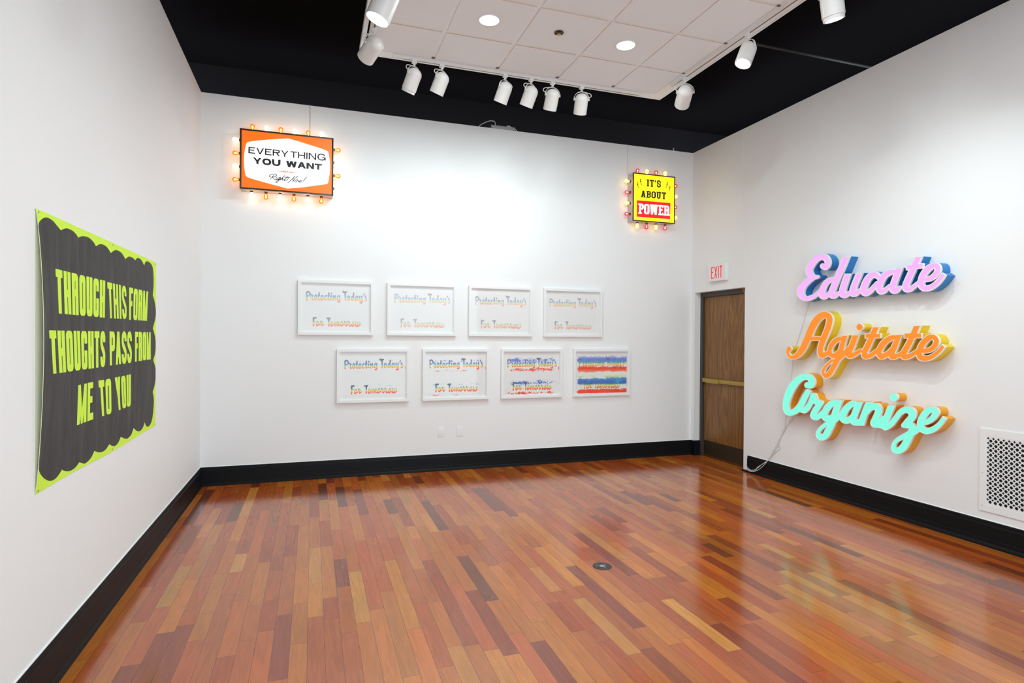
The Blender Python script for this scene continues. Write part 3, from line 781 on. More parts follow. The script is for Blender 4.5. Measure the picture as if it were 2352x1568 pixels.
# ================================================================== LIGHT-BULB SIGNS ON THE BACK WALL
def emis(name, col, st): return mat(name, col, .4, emit=col, strength=st)
def tinted(name, col):
    k = NT(name); t = k.n('BsdfTransparent'); t.inputs[0].default_value = (*col, 1)
    mx = k.n('MixShader'); k.b.inputs['Base Color'].default_value = (*[c * .7 for c in col], 1); k.b.inputs['Roughness'].default_value = .1
    mx.inputs[0].default_value = .22; k.put(mx.inputs[1], t.outputs[0]); k.put(mx.inputs[2], k.b.outputs[0])
    out = k.t.nodes['Material Output']; k.t.links.new(mx.outputs[0], out.inputs[0]); return k.m
BULB = {'white': (emis('frosted_warm_white_bulb', (1, .85, .60), 6), None),
        'orange': (tinted('clear_orange_glass', (1, .46, .07)), emis('orange_filament_glow', (1, .72, .40), 26)),
        'yellow': (emis('yellow_lit_bulb', (1, .66, .12), 3.4), None),
        'red': (tinted('clear_red_glass', (1, .24, .26)), emis('red_filament_glow', (1, .62, .6), 7))}
_bm = {}
def bulb(kind, parent, loc, d, s=1.):
    """marquee bulb pointing along d"""
    if kind not in _bm:
        bm = bmesh.new(); lathe(bm, [(.0115, .012), (.012, .020), (.016, .034), (.0215, .048), (.0225, .056), (.0205, .066), (.013, .0745), (0, .077)], 20)
        g = from_bm('bulb', bm, BULB[kind][0], None, 80)
        bm = bmesh.new(); lathe(bm, [(.017, -.004), (.017, .006), (.0135, .008), (.0135, .016), (0, .016)], 16); sk = from_bm('socket', bm, mat('dark_bulb_socket', (.10, .07, .05), .5), g, 40)
        if BULB[kind][1]:
            bm = bmesh.new(); lathe(bm, [(0, .020), (.003, .022), (.0045, .034), (.0095, .048), (.010, .055), (.007, .062), (0, .064)], 14); from_bm('filament', bm, BULB[kind][1], g, 80)
        _bm[kind] = g; o = g
    else: o = copy_tree(_bm[kind])
    o.parent = parent; M = frame_to(d, loc); o.location = M.to_translation(); o.rotation_euler = M.to_euler(); o.scale = (s,) * 3
    o['label'] = kind + ' bulb'
    return o
def c3(x, y): return (500 + x / 6.5344, 260 + y / 6.5344)
def c4(x, y): return (1400 + x / 7.84, 360 + y / 7.84)
def sign_box(name, label, x0, x1, z0, z1, D, rim, mats, layers, bulbs):
    L = Vector(((x0 + x1) / 2, 0, z0)); o = thing(name, label, 'sign', L)
    hw = (x1 - x0) / 2; hh = z1 - z0
    bm = bmesh.new(); box(bm, -hw + .002, -D + .004, .002, hw - .002, -.001, hh - .002, .002); from_bm('cabinet', bm, mat('sign_cabinet_metal', (.50, .45, .42), .4, .2), o, 35)
    bm = bmesh.new()
    for a, b in (((-hw, -D - .004, 0), (-hw + rim, -D + .008, hh)), ((hw - rim, -D - .004, 0), (hw, -D + .008, hh)), ((-hw + rim, -D - .004, 0), (hw - rim, -D + .008, rim)), ((-hw + rim, -D - .004, hh - rim), (hw - rim, -D + .008, hh))): box(bm, *a, *b, .0015)
    from_bm('retaining_frame', bm, mat('dark_bronze_sign_trim', (.035, .022, .012), .35), o, 35)
    out = rect(x0 + rim * .5, z0 + rim * .5, x1 - rim * .5, z1 - rim * .5)
    panel('face_panel', out, layers, lambda u, v: (u - L.x, -D, v - L.z), (0, -1, 0), mats, o)
    for kind, p, d in bulbs: bulb(kind, o, Vector(p) - L, d)
    return o
INK = mat('black_sign_ink', (.018, .015, .014), .4)
# -- orange sign
D1 = .15
def s1(x, y): p = on_back(*c3(x, y), D1); return (p[0], p[2])
X0, X1, Z0, Z1 = .381, 1.301, 3.066, 3.685
hexa = smooth_pts([(*p, 0) for p in ((1060, 378), (860, 389), (640, 405), (500, 423), (443, 440), (424, 480), (403, 580), (395, 690), (400, 810), (414, 905), (430, 945), (480, 970), (640, 1019), (850, 1076), (1050, 1130))], 4)[:-1] + \
       smooth_pts([(*p, 0) for p in ((1050, 1130), (1300, 1108), (1480, 1083), (1600, 1068), (1646, 1054), (1662, 1020), (1680, 900), (1686, 790), (1678, 680), (1660, 590), (1640, 566), (1560, 532), (1400, 481), (1240, 430), (1060, 378))], 4)[:-1]
lay = [([[s1(p[0], p[1]) for p in hexa]], 1)]
def sw(txt, q, sv, sh, gap, wid, k=2, fn=s1, **kw):
    P = [fn(*p) for p in q]; wd = abs(P[1][0] - P[0][0]); ht = abs(P[3][1] - P[0][1])
    lp = word_loops(txt, wd, ht, sv * ht, sh * ht, gap * ht, wid, res=ht / 60, **kw); hm = homog(P)
    return (place(lp, hm), k)
WIDE = dict(E=.92, V=1.05, R=1., Y=1.05, T=1., H=1.02, I=.22, N=1.02, G=1.08, O=1.08, U=1., W=1.32, A=1.1)
lay.append(sw('EVERY', ((460, 598), (1062, 660), (1064, 566), (462, 503)), .205, .165, .15, WIDE, diag=True, rad=.85))
lay.append(sw('THING', ((1090, 663), (1622, 716), (1622, 612), (1092, 569)), .205, .165, .15, WIDE, diag=True, rad=.85))
lay.append(sw('YOU', ((535, 755), (942, 798), (944, 700), (528, 660)), .34, .26, .10, WIDE, rad=.9))
lay.append(sw('WANT', ((1030, 805), (1562, 852), (1566, 764), (1026, 710)), .34, .26, .08, WIDE))
orn = [[(885, 862), (1036, 874), (1034, 890), (885, 865)], [(1072, 877), (1225, 899), (1072, 893)], [(1045, 866), (1058, 867), (1058, 891), (1045, 890)]]
lay.append(([[s1(*p) for p in l] for l in orn], 3))
RN = [((400, 340), (300, 440), (200, 545)), ((235, 390), (170, 410), (148, 375), (230, 305), (350, 268), (480, 278), (552, 322), (520, 380), (420, 430), (330, 440), (440, 568), (500, 562), (570, 550)), ((570, 430), (505, 545), (560, 562), (625, 545)), ((612, 400), (618, 396)),
      ((780, 465), (700, 452), (615, 525), (625, 560), (690, 525), (775, 462), (690, 600), (555, 738), (505, 712), (560, 645), (700, 565), (800, 545)), ((985, 352), (880, 450), (765, 600)), ((775, 580), (880, 502), (900, 512), (845, 598), (885, 604), (960, 560)),
      ((1165, 410), (1080, 480), (972, 600), (1000, 630), (1080, 602), (1190, 520)), ((960, 440), (1100, 448), (1255, 460)), ((1152, 740), (1220, 702), (1400, 530), (1550, 382), (1460, 480), (1440, 660), (1550, 505), (1710, 385)),
      ((1660, 572), (1560, 620), (1532, 690), (1600, 692), (1690, 602), (1660, 572)), ((1770, 592), (1705, 680), (1765, 680), (1850, 602), (1792, 700), (1840, 712), (1935, 600)), ((2170, 425), (2080, 545), (1990, 660)), ((1918, 716), (1924, 710))]
def c5(x, y): p = on_back(612 + x / 23.52, 388 + y / 23.52, D1); return (p[0], p[2])
F = stroke_loops([([(x, y, 17.) for x, y in s], {}) for s in RN], 5)
lay.append((place(F.loops(), c5), 2))
zt = Z1; zb = Z0; xs_t = [on_back(580, 300, .075)[0], on_back(739, 312, .075)[0]]; xs_b = [on_back(578, 445, .075)[0], on_back(738, 460, .075)[0]]
zl = [on_back(541, 321, .075)[2], on_back(541, 412, .075)[2]]; zr = [on_back(774, 345, .075)[2], on_back(774, 434, .075)[2]]
lin = lambda a, n: [a[0] + (a[1] - a[0]) * i / (n - 1) for i in range(n)]
B1 = [(('orange', 'white')[i % 2], (x, -.078, zt), (0, 0, 1)) for i, x in enumerate(lin(xs_t, 6))] + [(('white', 'orange')[i % 2], (x, -.078, zb), (0, 0, -1)) for i, x in enumerate(lin(xs_b, 6))]
B1 += [(('white', 'orange')[i % 2], (X0, -.078, z), (-1, 0, 0)) for i, z in enumerate(lin(zl, 4))] + [(('orange', 'white')[i % 2], (X1, -.078, z), (1, 0, 0)) for i, z in enumerate(lin(zr, 4))]
sign_box('light_bulb_sign', 'orange and white box sign ringed with bulbs, high on the back wall at left', X0, X1, Z0, Z1, D1, .017,
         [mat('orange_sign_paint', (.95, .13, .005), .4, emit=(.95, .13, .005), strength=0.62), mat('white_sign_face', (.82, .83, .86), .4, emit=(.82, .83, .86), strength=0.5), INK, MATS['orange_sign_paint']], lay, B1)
# -- yellow sign
D2 = .138
def s2(x, y): p = on_back(*c4(x, y), D2); return (p[0], p[2])
q = [on_back(1454.2, 396.5, D2), on_back(1551, 405.5, D2), on_back(1549.5, 514, D2), on_back(1453.2, 507, D2)]
X0, X1, Z0, Z1 = (q[0][0] + q[3][0]) / 2, (q[1][0] + q[2][0]) / 2, (q[2][2] + q[3][2]) / 2, (q[0][2] + q[1][2]) / 2
lay = [([[s2(*p) for p in ((496, 781), (1097, 832), (1091, 1123), (491, 1078))]], 1)]
SL = dict(I=.62, T=1., S=.92, A=1.12, B=1.05, O=1., U=1.1, P=1., W=1.5, E=.95, R=1.08); SL["'"] = .4
lay.append(sw("IT'S", ((668, 530), (925, 556), (925, 428), (668, 405)), .24, .17, .08, SL, fn=s2, slab=.0115, rad=.8))
lay.append(sw('ABOUT', ((563, 727), (1018, 767), (1022, 643), (567, 604)), .24, .17, .09, SL, fn=s2, slab=.0115, rad=.8))
lay.append(sw('POWER', ((516, 1022), (1076, 1062), (1078, 882), (518, 838)), .225, .15, .03, SL, k=3, fn=s2, slab=.017, rad=.7))
bolt = [(.30, 1.), (.66, .88), (.60, .70), (.82, .62), (.72, .40), (.88, .33), (1., 0.), (.55, .40), (.62, .50), (.30, .62), (.45, .76)]
for q in (((478, 448), (525, 580), 0), ((530, 390), (583, 530), 0), ((1068, 445), (1018, 575), 1), ((1112, 510), (1066, 642), 1)):
    (xa, ya), (xb, yb), fl = q; lo, hi = min(xa, xb), max(xa, xb)
    lay.append(([[s2((lo + (hi - lo) * ((1 - u) if fl else u)), yb + (ya - yb) * v) for u, v in bolt]], 2))
xs_t = [on_back(1464.5, 392, .07)[0], on_back(1528, 398, .07)[0]]; xs_b = [on_back(1463.5, 518, .07)[0], on_back(1527.5, 522, .07)[0]]
zl = [on_back(1440, 416, .07)[2], on_back(1441, 491, .07)[2]]; zr = [on_back(1551, 427, .07)[2], on_back(1551, 500, .07)[2]]
B2 = [(('red', 'yellow')[i % 2], (x, -.07, Z1), (0, 0, 1)) for i, x in enumerate(lin(xs_t, 4))] + [(('yellow', 'red')[i % 2], (x, -.07, Z0), (0, 0, -1)) for i, x in enumerate(lin(xs_b, 4))]
B2 += [(('yellow', 'red')[i % 2], (X0, -.07, z), (-1, 0, 0)) for i, z in enumerate(lin(zl, 4))] + [(('red', 'yellow')[i % 2], (X1, -.07, z), (1, 0, 0)) for i, z in enumerate(lin(zr, 4))]
sign_box('light_bulb_sign', 'small yellow and red box sign ringed with bulbs, high on the back wall at right', X0, X1, Z0, Z1, D2, .013,
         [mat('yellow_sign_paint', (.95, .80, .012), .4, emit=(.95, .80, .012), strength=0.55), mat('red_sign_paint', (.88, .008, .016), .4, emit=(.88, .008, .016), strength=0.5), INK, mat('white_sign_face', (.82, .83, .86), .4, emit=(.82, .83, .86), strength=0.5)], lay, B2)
signs_ = [o_ for o_ in COL.objects if o_.name.startswith('light_bulb_sign')]
for label, px, z0_, mm, r in (('thin pale red cord hanging from the wall top to the orange sign', 712, 3.68, M_CORDR, .0028), ('thin pale cord hanging from the wall top to the yellow sign', 1441, 3.67, M_CORD, .003)):
    p = on_back(px, 300, .004); bm = bmesh.new(); tube(bm, [(p[0], .03, H + .002), (p[0], -.003, H + .004), (p[0], -.0045, H - .02), (p[0] + .001, -.0045, 3.9), (p[0], -.0045, z0_)], r, 6, 3)
    c_ = from_bm('power_cord', bm, mm, None, 60); sg = signs_[0 if px < 1000 else 1]; c_.parent = sg; c_.matrix_parent_inverse = Matrix.Translation(-sg.location); c_['label'] = 'thin pale power cord'

# ================================================================== FRAMED PRINTS
FW, FH = .7963, .5958; FG = .1525; FXA, FXB = .9453, 1.3501; ZA, ZB = 1.5715, .8217; FD = .035; FM = .029
def k1(x, y): return (785 + x / 29.4, 815 + y / 29.4)
def k3(x, y): return (797 + x / 19.6, 875 + y / 19.6)
def to_print(px, py):
    p = on_back(px, py, .010); return (p[0] - FXB - FW / 2, p[2] - ZB)
PT = [[(225, 420, 48), (220, 700, 46), (225, 915, 48)], [(205, 420, 42), (320, 372, 50), (420, 450, 48), (440, 540, 42), (345, 645, 40), (235, 680, 40)], [(430, 505, 34), (545, 590, 44), (625, 620, 36)], [(485, 640, 20), (465, 840, 16)], [(610, 640, 44), (575, 780, 42), (600, 890, 50), (690, 845, 38)],
      [(810, 565, 40), (760, 640, 38), (745, 780, 38), (785, 895, 42), (850, 820, 38), (872, 700, 38), (840, 590, 40), (800, 565, 40)], [(850, 850, 32), (965, 825, 30)], [(1030, 435, 48), (1010, 620, 46), (980, 780, 42), (1030, 885, 46), (1125, 850, 36)], [(965, 605, 42), (1065, 605, 42)],
      [(1190, 790, 34), (1285, 705, 34), (1262, 592, 38), (1185, 640, 40), (1150, 790, 42), (1205, 888, 42), (1300, 850, 36), (1375, 790, 30)], [(1500, 635, 40), (1470, 582, 36), (1412, 660, 42), (1390, 800, 42), (1432, 878, 40), (1535, 835, 34), (1600, 790, 28)],
      [(1660, 420, 50), (1640, 620, 48), (1620, 790, 45), (1660, 868, 42), (1755, 810, 34)], [(1590, 595, 42), (1700, 595, 42)], [(1810, 600, 44), (1790, 780, 42), (1822, 848, 38), (1890, 790, 32)], [(1825, 445, 55), (1828, 455, 55)],
      [(1938, 582, 44), (1950, 720, 40), (1945, 868, 42)], [(1958, 760, 32), (2015, 650, 34), (2080, 582, 42), (2072, 760, 42), (2095, 848, 38), (2180, 805, 32)],
      [(2338, 582, 38), (2250, 608, 40), (2208, 760, 40), (2238, 850, 36), (2328, 785, 30)], [(2360, 572, 38), (2363, 760, 38), (2358, 930, 42), (2288, 998, 38), (2245, 948, 32)],
      [(2600, 320, 62), (2800, 310, 56)], [(2578, 195, 14), (2588, 300, 30)], [(2718, 330, 50), (2723, 600, 48), (2728, 845, 48)], [(2958, 565, 42), (2888, 620, 40), (2878, 790, 42), (2918, 848, 36), (2988, 770, 36), (3008, 650, 38), (2958, 565, 42)], [(2998, 750, 32), (3100, 800, 32)],
      [(3273, 370, 48), (3263, 600, 44), (3258, 780, 42), (3290, 828, 34), (3360, 785, 30)], [(3238, 562, 40), (3148, 640, 42), (3128, 780, 42), (3160, 846, 36), (3248, 775, 32)],
      [(3548, 572, 38), (3458, 572, 42), (3398, 680, 42), (3398, 820, 42), (3450, 846, 34), (3528, 740, 32)], [(3538, 590, 38), (3523, 760, 38), (3560, 828, 34), (3630, 785, 30)], [(3673, 562, 44), (3658, 750, 40), (3700, 826, 34), (3790, 765, 32)],
      [(3803, 552, 44), (3808, 760, 42), (3798, 950, 44), (3738, 1006, 42), (3668, 948, 32)], [(3958, 380, 34), (3918, 490, 32)], [(4068, 510, 30), (4010, 565, 38), (4058, 650, 38), (4118, 740, 38), (4080, 845, 38), (4018, 848, 36), (3968, 770, 32)]]
FT = [[(210, 222, 38), (208, 400, 36), (205, 568, 34)], [(205, 222, 36), (305, 215, 40)], [(210, 395, 30), (288, 385, 28)], [(400, 372, 28), (350, 430, 28), (345, 538, 30), (390, 556, 26), (432, 470, 26), (410, 380, 26)], [(420, 520, 23), (500, 490, 20)], [(522, 362, 30), (515, 450, 22)], [(525, 368, 28), (592, 390, 26), (560, 480, 28), (572, 540, 27), (640, 500, 19), (668, 465, 12)],
      [(805, 220, 40), (918, 212, 38)], [(872, 232, 36), (870, 400, 34), (868, 542, 34)], [(1010, 362, 28), (960, 430, 28), (960, 528, 29), (1002, 542, 27), (1052, 470, 26), (1030, 380, 26)], [(1040, 500, 23), (1110, 480, 22)], [(1135, 370, 27), (1140, 450, 25), (1135, 540, 26)], [(1140, 490, 19), (1180, 420, 20), (1222, 372, 26), (1222, 535, 26)],
      [(1226, 495, 19), (1260, 420, 20), (1310, 362, 27), (1290, 480, 26), (1312, 526, 25), (1375, 488, 20)], [(1440, 342, 28), (1390, 420, 28), (1390, 515, 28), (1432, 528, 27), (1482, 450, 26), (1458, 362, 26)], [(1465, 500, 21), (1545, 475, 18)], [(1560, 332, 30), (1545, 410, 22), (1520, 480, 18)], [(1562, 340, 26), (1590, 372, 20), (1630, 368, 24), (1616, 440, 27), (1608, 490, 28), (1628, 528, 27), (1705, 455, 20)],
      [(1712, 325, 30), (1700, 400, 20), (1680, 470, 18)], [(1714, 332, 26), (1742, 368, 20), (1782, 368, 24), (1770, 440, 27), (1764, 490, 28), (1786, 528, 27), (1860, 465, 20)], [(1930, 342, 28), (1880, 420, 28), (1872, 508, 29), (1912, 528, 27), (1962, 440, 26), (1942, 362, 26)], [(1955, 488, 21), (2015, 475, 20)],
      [(2042, 342, 28), (2032, 480, 28), (2052, 532, 27), (2118, 470, 23), (2132, 362, 26), (2120, 488, 26), (2150, 528, 25), (2208, 450, 23), (2212, 342, 26)], [(2212, 470, 21), (2272, 465, 13)]]
LP = place(stroke_loops([(s, {}) for s in PT], 11).loops(), lambda x, y: to_print(*k1(x, y)))
LF = place(stroke_loops([(s, {}) for s in FT], 7).loops(), lambda x, y: to_print(*k3(x, y)))
IR = [(0, (.92, .035, .012)), (.135, (.92, .04, .012)), (.165, (.95, .22, .01)), (.188, (.92, .60, .02)), (.208, (.38, .62, .05)), (.232, (.06, .17, .30)), (.262, (.035, .06, .17)), (.30, (.09, .085, .10)), (.45, (.12, .20, .6)),
      (.5, (.7, .8, .4)), (.55, (.9, .08, .03)), (.64, (.92, .04, .012)), (.662, (.95, .22, .01)), (.684, (.92, .60, .02)), (.702, (.38, .66, .06)), (.728, (.09, .25, .60)), (.77, (.14, .20, .42)), (.81, (.13, .12, .14)), (1, (.13, .12, .14))]
BGR = [(0, (.90, .05, .015)), (.145, (.92, .07, .012)), (.165, (.94, .26, .01)), (.185, (.90, .66, .02)), (.205, (.35, .60, .05)), (.235, (.04, .16, .42)), (.29, (.06, .13, .62)), (.35, (.07, .24, .60)), (.385, (.26, .50, .22)), (.42, (.75, .80, .35)), (.47, (.85, .85, .5)),
       (.52, (.92, .22, .12)), (.60, (.92, .05, .015)), (.675, (.92, .08, .012)), (.695, (.94, .40, .01)), (.715, (.80, .76, .03)), (.735, (.3, .60, .08)), (.765, (.08, .28, .68)), (.82, (.14, .22, .68)), (.88, (.42, .45, .80)), (.94, (.72, .72, .86)), (1, (.8, .79, .78))]
def print_mats(i, fade, cover, ink=1.):
    """paper with stray ink, and the rainbow ink of the words"""
    res = []
    k = NT('rainbow_ink_%d' % i); u = k.n('UVMap', uv_map='UVMap'); s = k.n('SeparateXYZ'); k.put(s.inputs[0], u.outputs[0])
    wob = k.math('ADD', s.outputs[1], k.math('MULTIPLY', k.math('SUBTRACT', k.noise(k.mapv(u.outputs[0], (30, 3, 1)), 1, 2), .5), .02))
    c = k.ramp(wob, IR); nz = k.noise(k.mapv(u.outputs[0], (5, 3, 1), (i * 3.1, 0, 0)), 1, 3)
    c = k.mix(k.math('MULTIPLY', k.math('ADD', k.math('MULTIPLY', nz, .8), .6), fade, clamp=True), c, (.78, .77, .77))
    if cover > .5:
        hole = k.noise(k.mapv(u.outputs[0], (55, 18, 1), (i, 0, 0)), 1, 3, .6); c = k.mix(k.math('GREATER_THAN', hole, .62 if cover > .8 else .68), c, (.8, .79, .78))
    k.put(k.b.inputs['Base Color'], c); k.b.inputs['Roughness'].default_value = .55
    p = NT('print_paper_%d' % i); u = p.n('UVMap', uv_map='UVMap'); s = p.n('SeparateXYZ'); p.put(s.inputs[0], u.outputs[0]); U, V = s.outputs[0], s.outputs[1]
    paper = p.mix(p.noise(u.outputs[0], 3, 2), (.79, .78, .775), (.82, .81, .805))
    if cover > 0:
        def bump(x, c0, wd): return p.math('SUBTRACT', 1., p.math('ABSOLUTE', p.math('DIVIDE', p.math('SUBTRACT', x, c0), wd)), clamp=True)
        env = p.math('MAXIMUM', p.math('MAXIMUM', bump(V, .80, .16), bump(V, .29, .15)), p.math('MAXIMUM', bump(V, .58, .12), bump(V, .055, .10)))
        env = p.math('MULTIPLY', env, p.math('MULTIPLY', bump(U, .5, .56), 2.6, clamp=True)) if cover < .95 else p.math('MULTIPLY', p.math('MAXIMUM', env, p.math('MULTIPLY', bump(V, .42, .10), .55)), p.math('MINIMUM', p.math('MULTIPLY', bump(U, .54, .535), 7.), 1.))
        env = p.math('POWER', p.math('MAXIMUM', env, .0001), .5)
        big = p.noise(p.mapv(u.outputs[0], (7, 9, 1), (i * 2.7, i, 0)), 1, 3, .6); sm = p.noise(p.mapv(u.outputs[0], (46, 34, 1), (i * 5.3, 0, 0)), 1, 3, .65, dist=.6)
        val = p.math('ADD', p.math('MULTIPLY', big, .45), p.math('MULTIPLY', sm, .55))
        th = p.math('SUBTRACT', 1.0 - .02, p.math('MULTIPLY', env, .30 + .42 * cover))
        mk = p.math('MULTIPLY', p.math('SUBTRACT', val, p.math('SUBTRACT', th, .0)), 26., clamp=True)
        # smudges along both paper edges
        e = p.math('MAXIMUM', p.math('GREATER_THAN', U, .975), p.math('LESS_THAN', U, .012))
        en = p.noise(p.mapv(u.outputs[0], (3, 6, 1), (0, i * .13, 0)), 1, 3, .6)
        mk = p.math('MAXIMUM', mk, p.math('MULTIPLY', e, p.math('MULTIPLY', p.math('SUBTRACT', en, .60 - .10 * cover), 14., clamp=True)))
        tint = p.ramp(V, BGR); teal = p.noise(p.mapv(u.outputs[0], (5, 4, 1), (i * 1.7, 2, 0)), 1, 2)
        blue = p.math('MAXIMUM', bump(V, .80, .07), bump(V, .30, .08))
        tint = p.mix(p.math('MULTIPLY', p.math('MULTIPLY', p.math('SUBTRACT', teal, .52), 7., clamp=True), p.math('MULTIPLY', blue, .9 if cover > .8 else .15)), tint, (.01, .42, .62))
        paper = p.mix(p.math('MULTIPLY', mk, ink), paper, tint)
    p.put(p.b.inputs['Base Color'], paper); p.b.inputs['Roughness'].default_value = .6
    return [p.m, k.m]
def glass():
    k = NT('picture_glass'); t = k.n('BsdfTransparent'); g = k.n('BsdfGlossy'); g.inputs['Roughness'].default_value = .03
    ge = k.n('NewGeometry'); dt = k.n('VectorMath', operation='DOT_PRODUCT'); k.put(dt.inputs[0], ge.outputs['Normal']); k.put(dt.inputs[1], ge.outputs['Incoming'])
    f = k.math('POWER', k.math('SUBTRACT', 1., k.math('ABSOLUTE', dt.outputs['Value'])), 5.); mx = k.n('MixShader'); k.put(mx.inputs[0], k.math('ADD', .02, k.math('MULTIPLY', f, .35))); k.put(mx.inputs[1], t.outputs[0]); k.put(mx.inputs[2], g.outputs[0])
    k.t.links.new(mx.outputs[0], k.t.nodes['Material Output'].inputs[0]); return k.m
M_GLASS = glass()
def make_print():
    o = thing('framed_print', '', 'framed print', (0, 0, 0), 'framed word prints on the back wall')
    bm = bmesh.new(); hw = FW / 2
    for k in range(4):       # mitred moulding
        Pq = [(-hw, 0), (hw, 0), (hw, FH), (-hw, FH)]; Iq = [(-hw + FM, FM), (hw - FM, FM), (hw - FM, FH - FM), (-hw + FM, FH - FM)]
        a, b = Pq[k], Pq[(k + 1) % 4]; c, d = Iq[(k + 1) % 4], Iq[k]
        fr = [bm.verts.new((x, -FD, z)) for x, z in (a, b, c, d)]; bk = [bm.verts.new((x, -.001, z)) for x, z in (a, b, c, d)]
        bm.faces.new(fr); bm.faces.new(bk[::-1])
        for i in range(4): bm.faces.new((fr[i], fr[(i + 1) % 4], bk[(i + 1) % 4], bk[i]))
    from_bm('frame', bm, M_FRAMEW, o)
    bm = bmesh.new(); g = .007                      # spacer behind the glass
    for a, b in (((-hw + FM, -.024, FM), (-hw + FM + g, -.009, FH - FM)), ((hw - FM - g, -.024, FM), (hw - FM, -.009, FH - FM)), ((-hw + FM + g, -.024, FM), (hw - FM - g, -.009, FM + g)), ((-hw + FM + g, -.024, FH - FM - g), (hw - FM - g, -.009, FH - FM))): box(bm, *a, *b)
    from_bm('spacer', bm, M_FRAMEW, o)
    a0, a1, b0, b1 = -hw + FM, hw - FM, FM, FH - FM
    pr = panel('print', rect(a0, b0, a1, b1), [(LP, 1), (LF, 1)], lambda u, v: (u, -.010, v), (0, -1, 0), [M_PAPERB, M_PAPERB], o, uv=lambda u, v: ((u - a0) / (a1 - a0), (v - b0) / (b1 - b0)))
    boxo('backing_board', (a0, -.0085, b0), (a1, -.002, b1), M_PAPERB, o)
    boxo('glass', (a0, -.0275, b0), (a1, -.0255, b1), M_GLASS, o)
    return o
proto = make_print()
SPEC = [(FXA, ZA, .30, 0, 'white framed print at the left end of the upper row, clean rainbow lettering'), (FXA, ZA, .52, 0, 'white framed print second from left in the upper row, palest lettering'),
        (FXA, ZA, .46, 0, 'white framed print third from left in the upper row, pale lettering'), (FXA, ZA, .48, 0, 'white framed print at the right end of the upper row, pale lettering'),
        (FXB, ZB, .0, .24, 'white framed print at the left end of the lower row, bold lettering, few specks'), (FXB, ZB, .0, .37, 'white framed print second in the lower row, bold lettering with blue ink spatter'),
        (FXB, ZB, .05, .56, 'white framed print third in the lower row, red and blue smears around the words'), (FXB, ZB, .05, 1., 'white framed print at the right end of the lower row, covered in ink')]
for i, (fx, zb_, fade, cover, lab) in enumerate(SPEC):
    o = proto if i == 0 else copy_tree(proto)
    o.location = (fx + (i % 4) * (FW + FG) + FW / 2, 0, zb_); o['label'] = lab
    ms = print_mats(i + 1, fade, cover)
    pr = [c for c in o.children if c.name.startswith('print')][0]
    for sl, mm in zip(pr.material_slots, ms): sl.link = 'OBJECT'; sl.material = mm

# ================================================================== LIT WORD SIGNS ON THE RIGHT WALL
SD = .105
def lit_word(name, label, strokes, org, scale, rimpx, face, side, strength, step, depth=SD, grow=0.):
    """channel letters: lit face, white trim cap, painted returns"""
    F = stroke_loops([(s if not isinstance(s, tuple) else s[0], {} if not isinstance(s, tuple) else s[1]) for s in strokes], step, grow=grow)
    def f(x, y): p = on_right(org[0] + x / scale, org[1] + y / scale, depth); return (p[1], p[2])
    outer = place(F.loops(0, step * .3), f); inner = place(F.loops(-rimpx, step * .3), f)
    A = np.array([p for l in outer for p in l]); c = A.mean(0); L = Vector((W, c[0], A[:, 1].min()))
    o = thing(name, label, 'lit sign', L)
    xf = -depth; LIP = .016
    def solid(nm, x0, x1, m_, closed_front=None):
        bm = bmesh.new()
        for lp in outer:
            a = [bm.verts.new((x0, p[0] - L.y, p[1] - L.z)) for p in lp]; b = [bm.verts.new((x1, p[0] - L.y, p[1] - L.z)) for p in lp]; n = len(lp)
            for i in range(n): bm.faces.new((a[i], a[(i + 1) % n], b[(i + 1) % n], b[i]))
        return bm
    # painted returns from the wall to the trim
    from_bm('side_wall', solid('', -.0005, xf + LIP, side), side, o, 35)
    # trim cap: outer wall and front ring
    bm = solid('', xf + LIP, xf - .002, None)
    v, fc, ce = tri_fill(outer + inner); ring = inside(ce, outer) & ~inside(ce, inner)
    vv = [bm.verts.new((xf - .002, p[0] - L.y, p[1] - L.z)) for p in v]
    for t, kp in zip(fc, ring):
        if kp: bm.faces.new([vv[i] for i in t])
    for lp in inner:
        a = [bm.verts.new((xf - .002, p[0] - L.y, p[1] - L.z)) for p in lp]; b = [bm.verts.new((xf + .004, p[0] - L.y, p[1] - L.z)) for p in lp]; n = len(lp)
        for i in range(n): bm.faces.new((a[i], a[(i + 1) % n], b[(i + 1) % n], b[i]))
    bmesh.ops.remove_doubles(bm, verts=bm.verts, dist=1e-6)
    for x in [x for x in bm.verts if not x.link_faces]: bm.verts.remove(x)
    from_bm('trim_cap', bm, mat('white_trim_cap', (.82, .81, .80), .35), o, 35)
    v, fc, ce = tri_fill(inner); ins = inside(ce, inner); me = bpy.data.meshes.new('face')
    faces = []
    for t, kp in zip(fc, ins):
        if not kp: continue
        p, q_, r = v[t]; cr = (q_[0] - p[0]) * (r[1] - p[1]) - (q_[1] - p[1]) * (r[0] - p[0])
        faces.append(tuple(int(i) for i in (t if cr < 0 else t[::-1])))
    me.from_pydata([(xf + .0015, p[0] - L.y, p[1] - L.z) for p in v], [], faces)
    link('face', me, o, mat(name + '_' + label.split()[0] + '_face', tuple(c * .12 for c in face), .4, emit=face, strength=strength))
    return o
K = lambda pts: pts
def b2(*pts): return [(x + 1986, y, r) for x, y, r in pts]
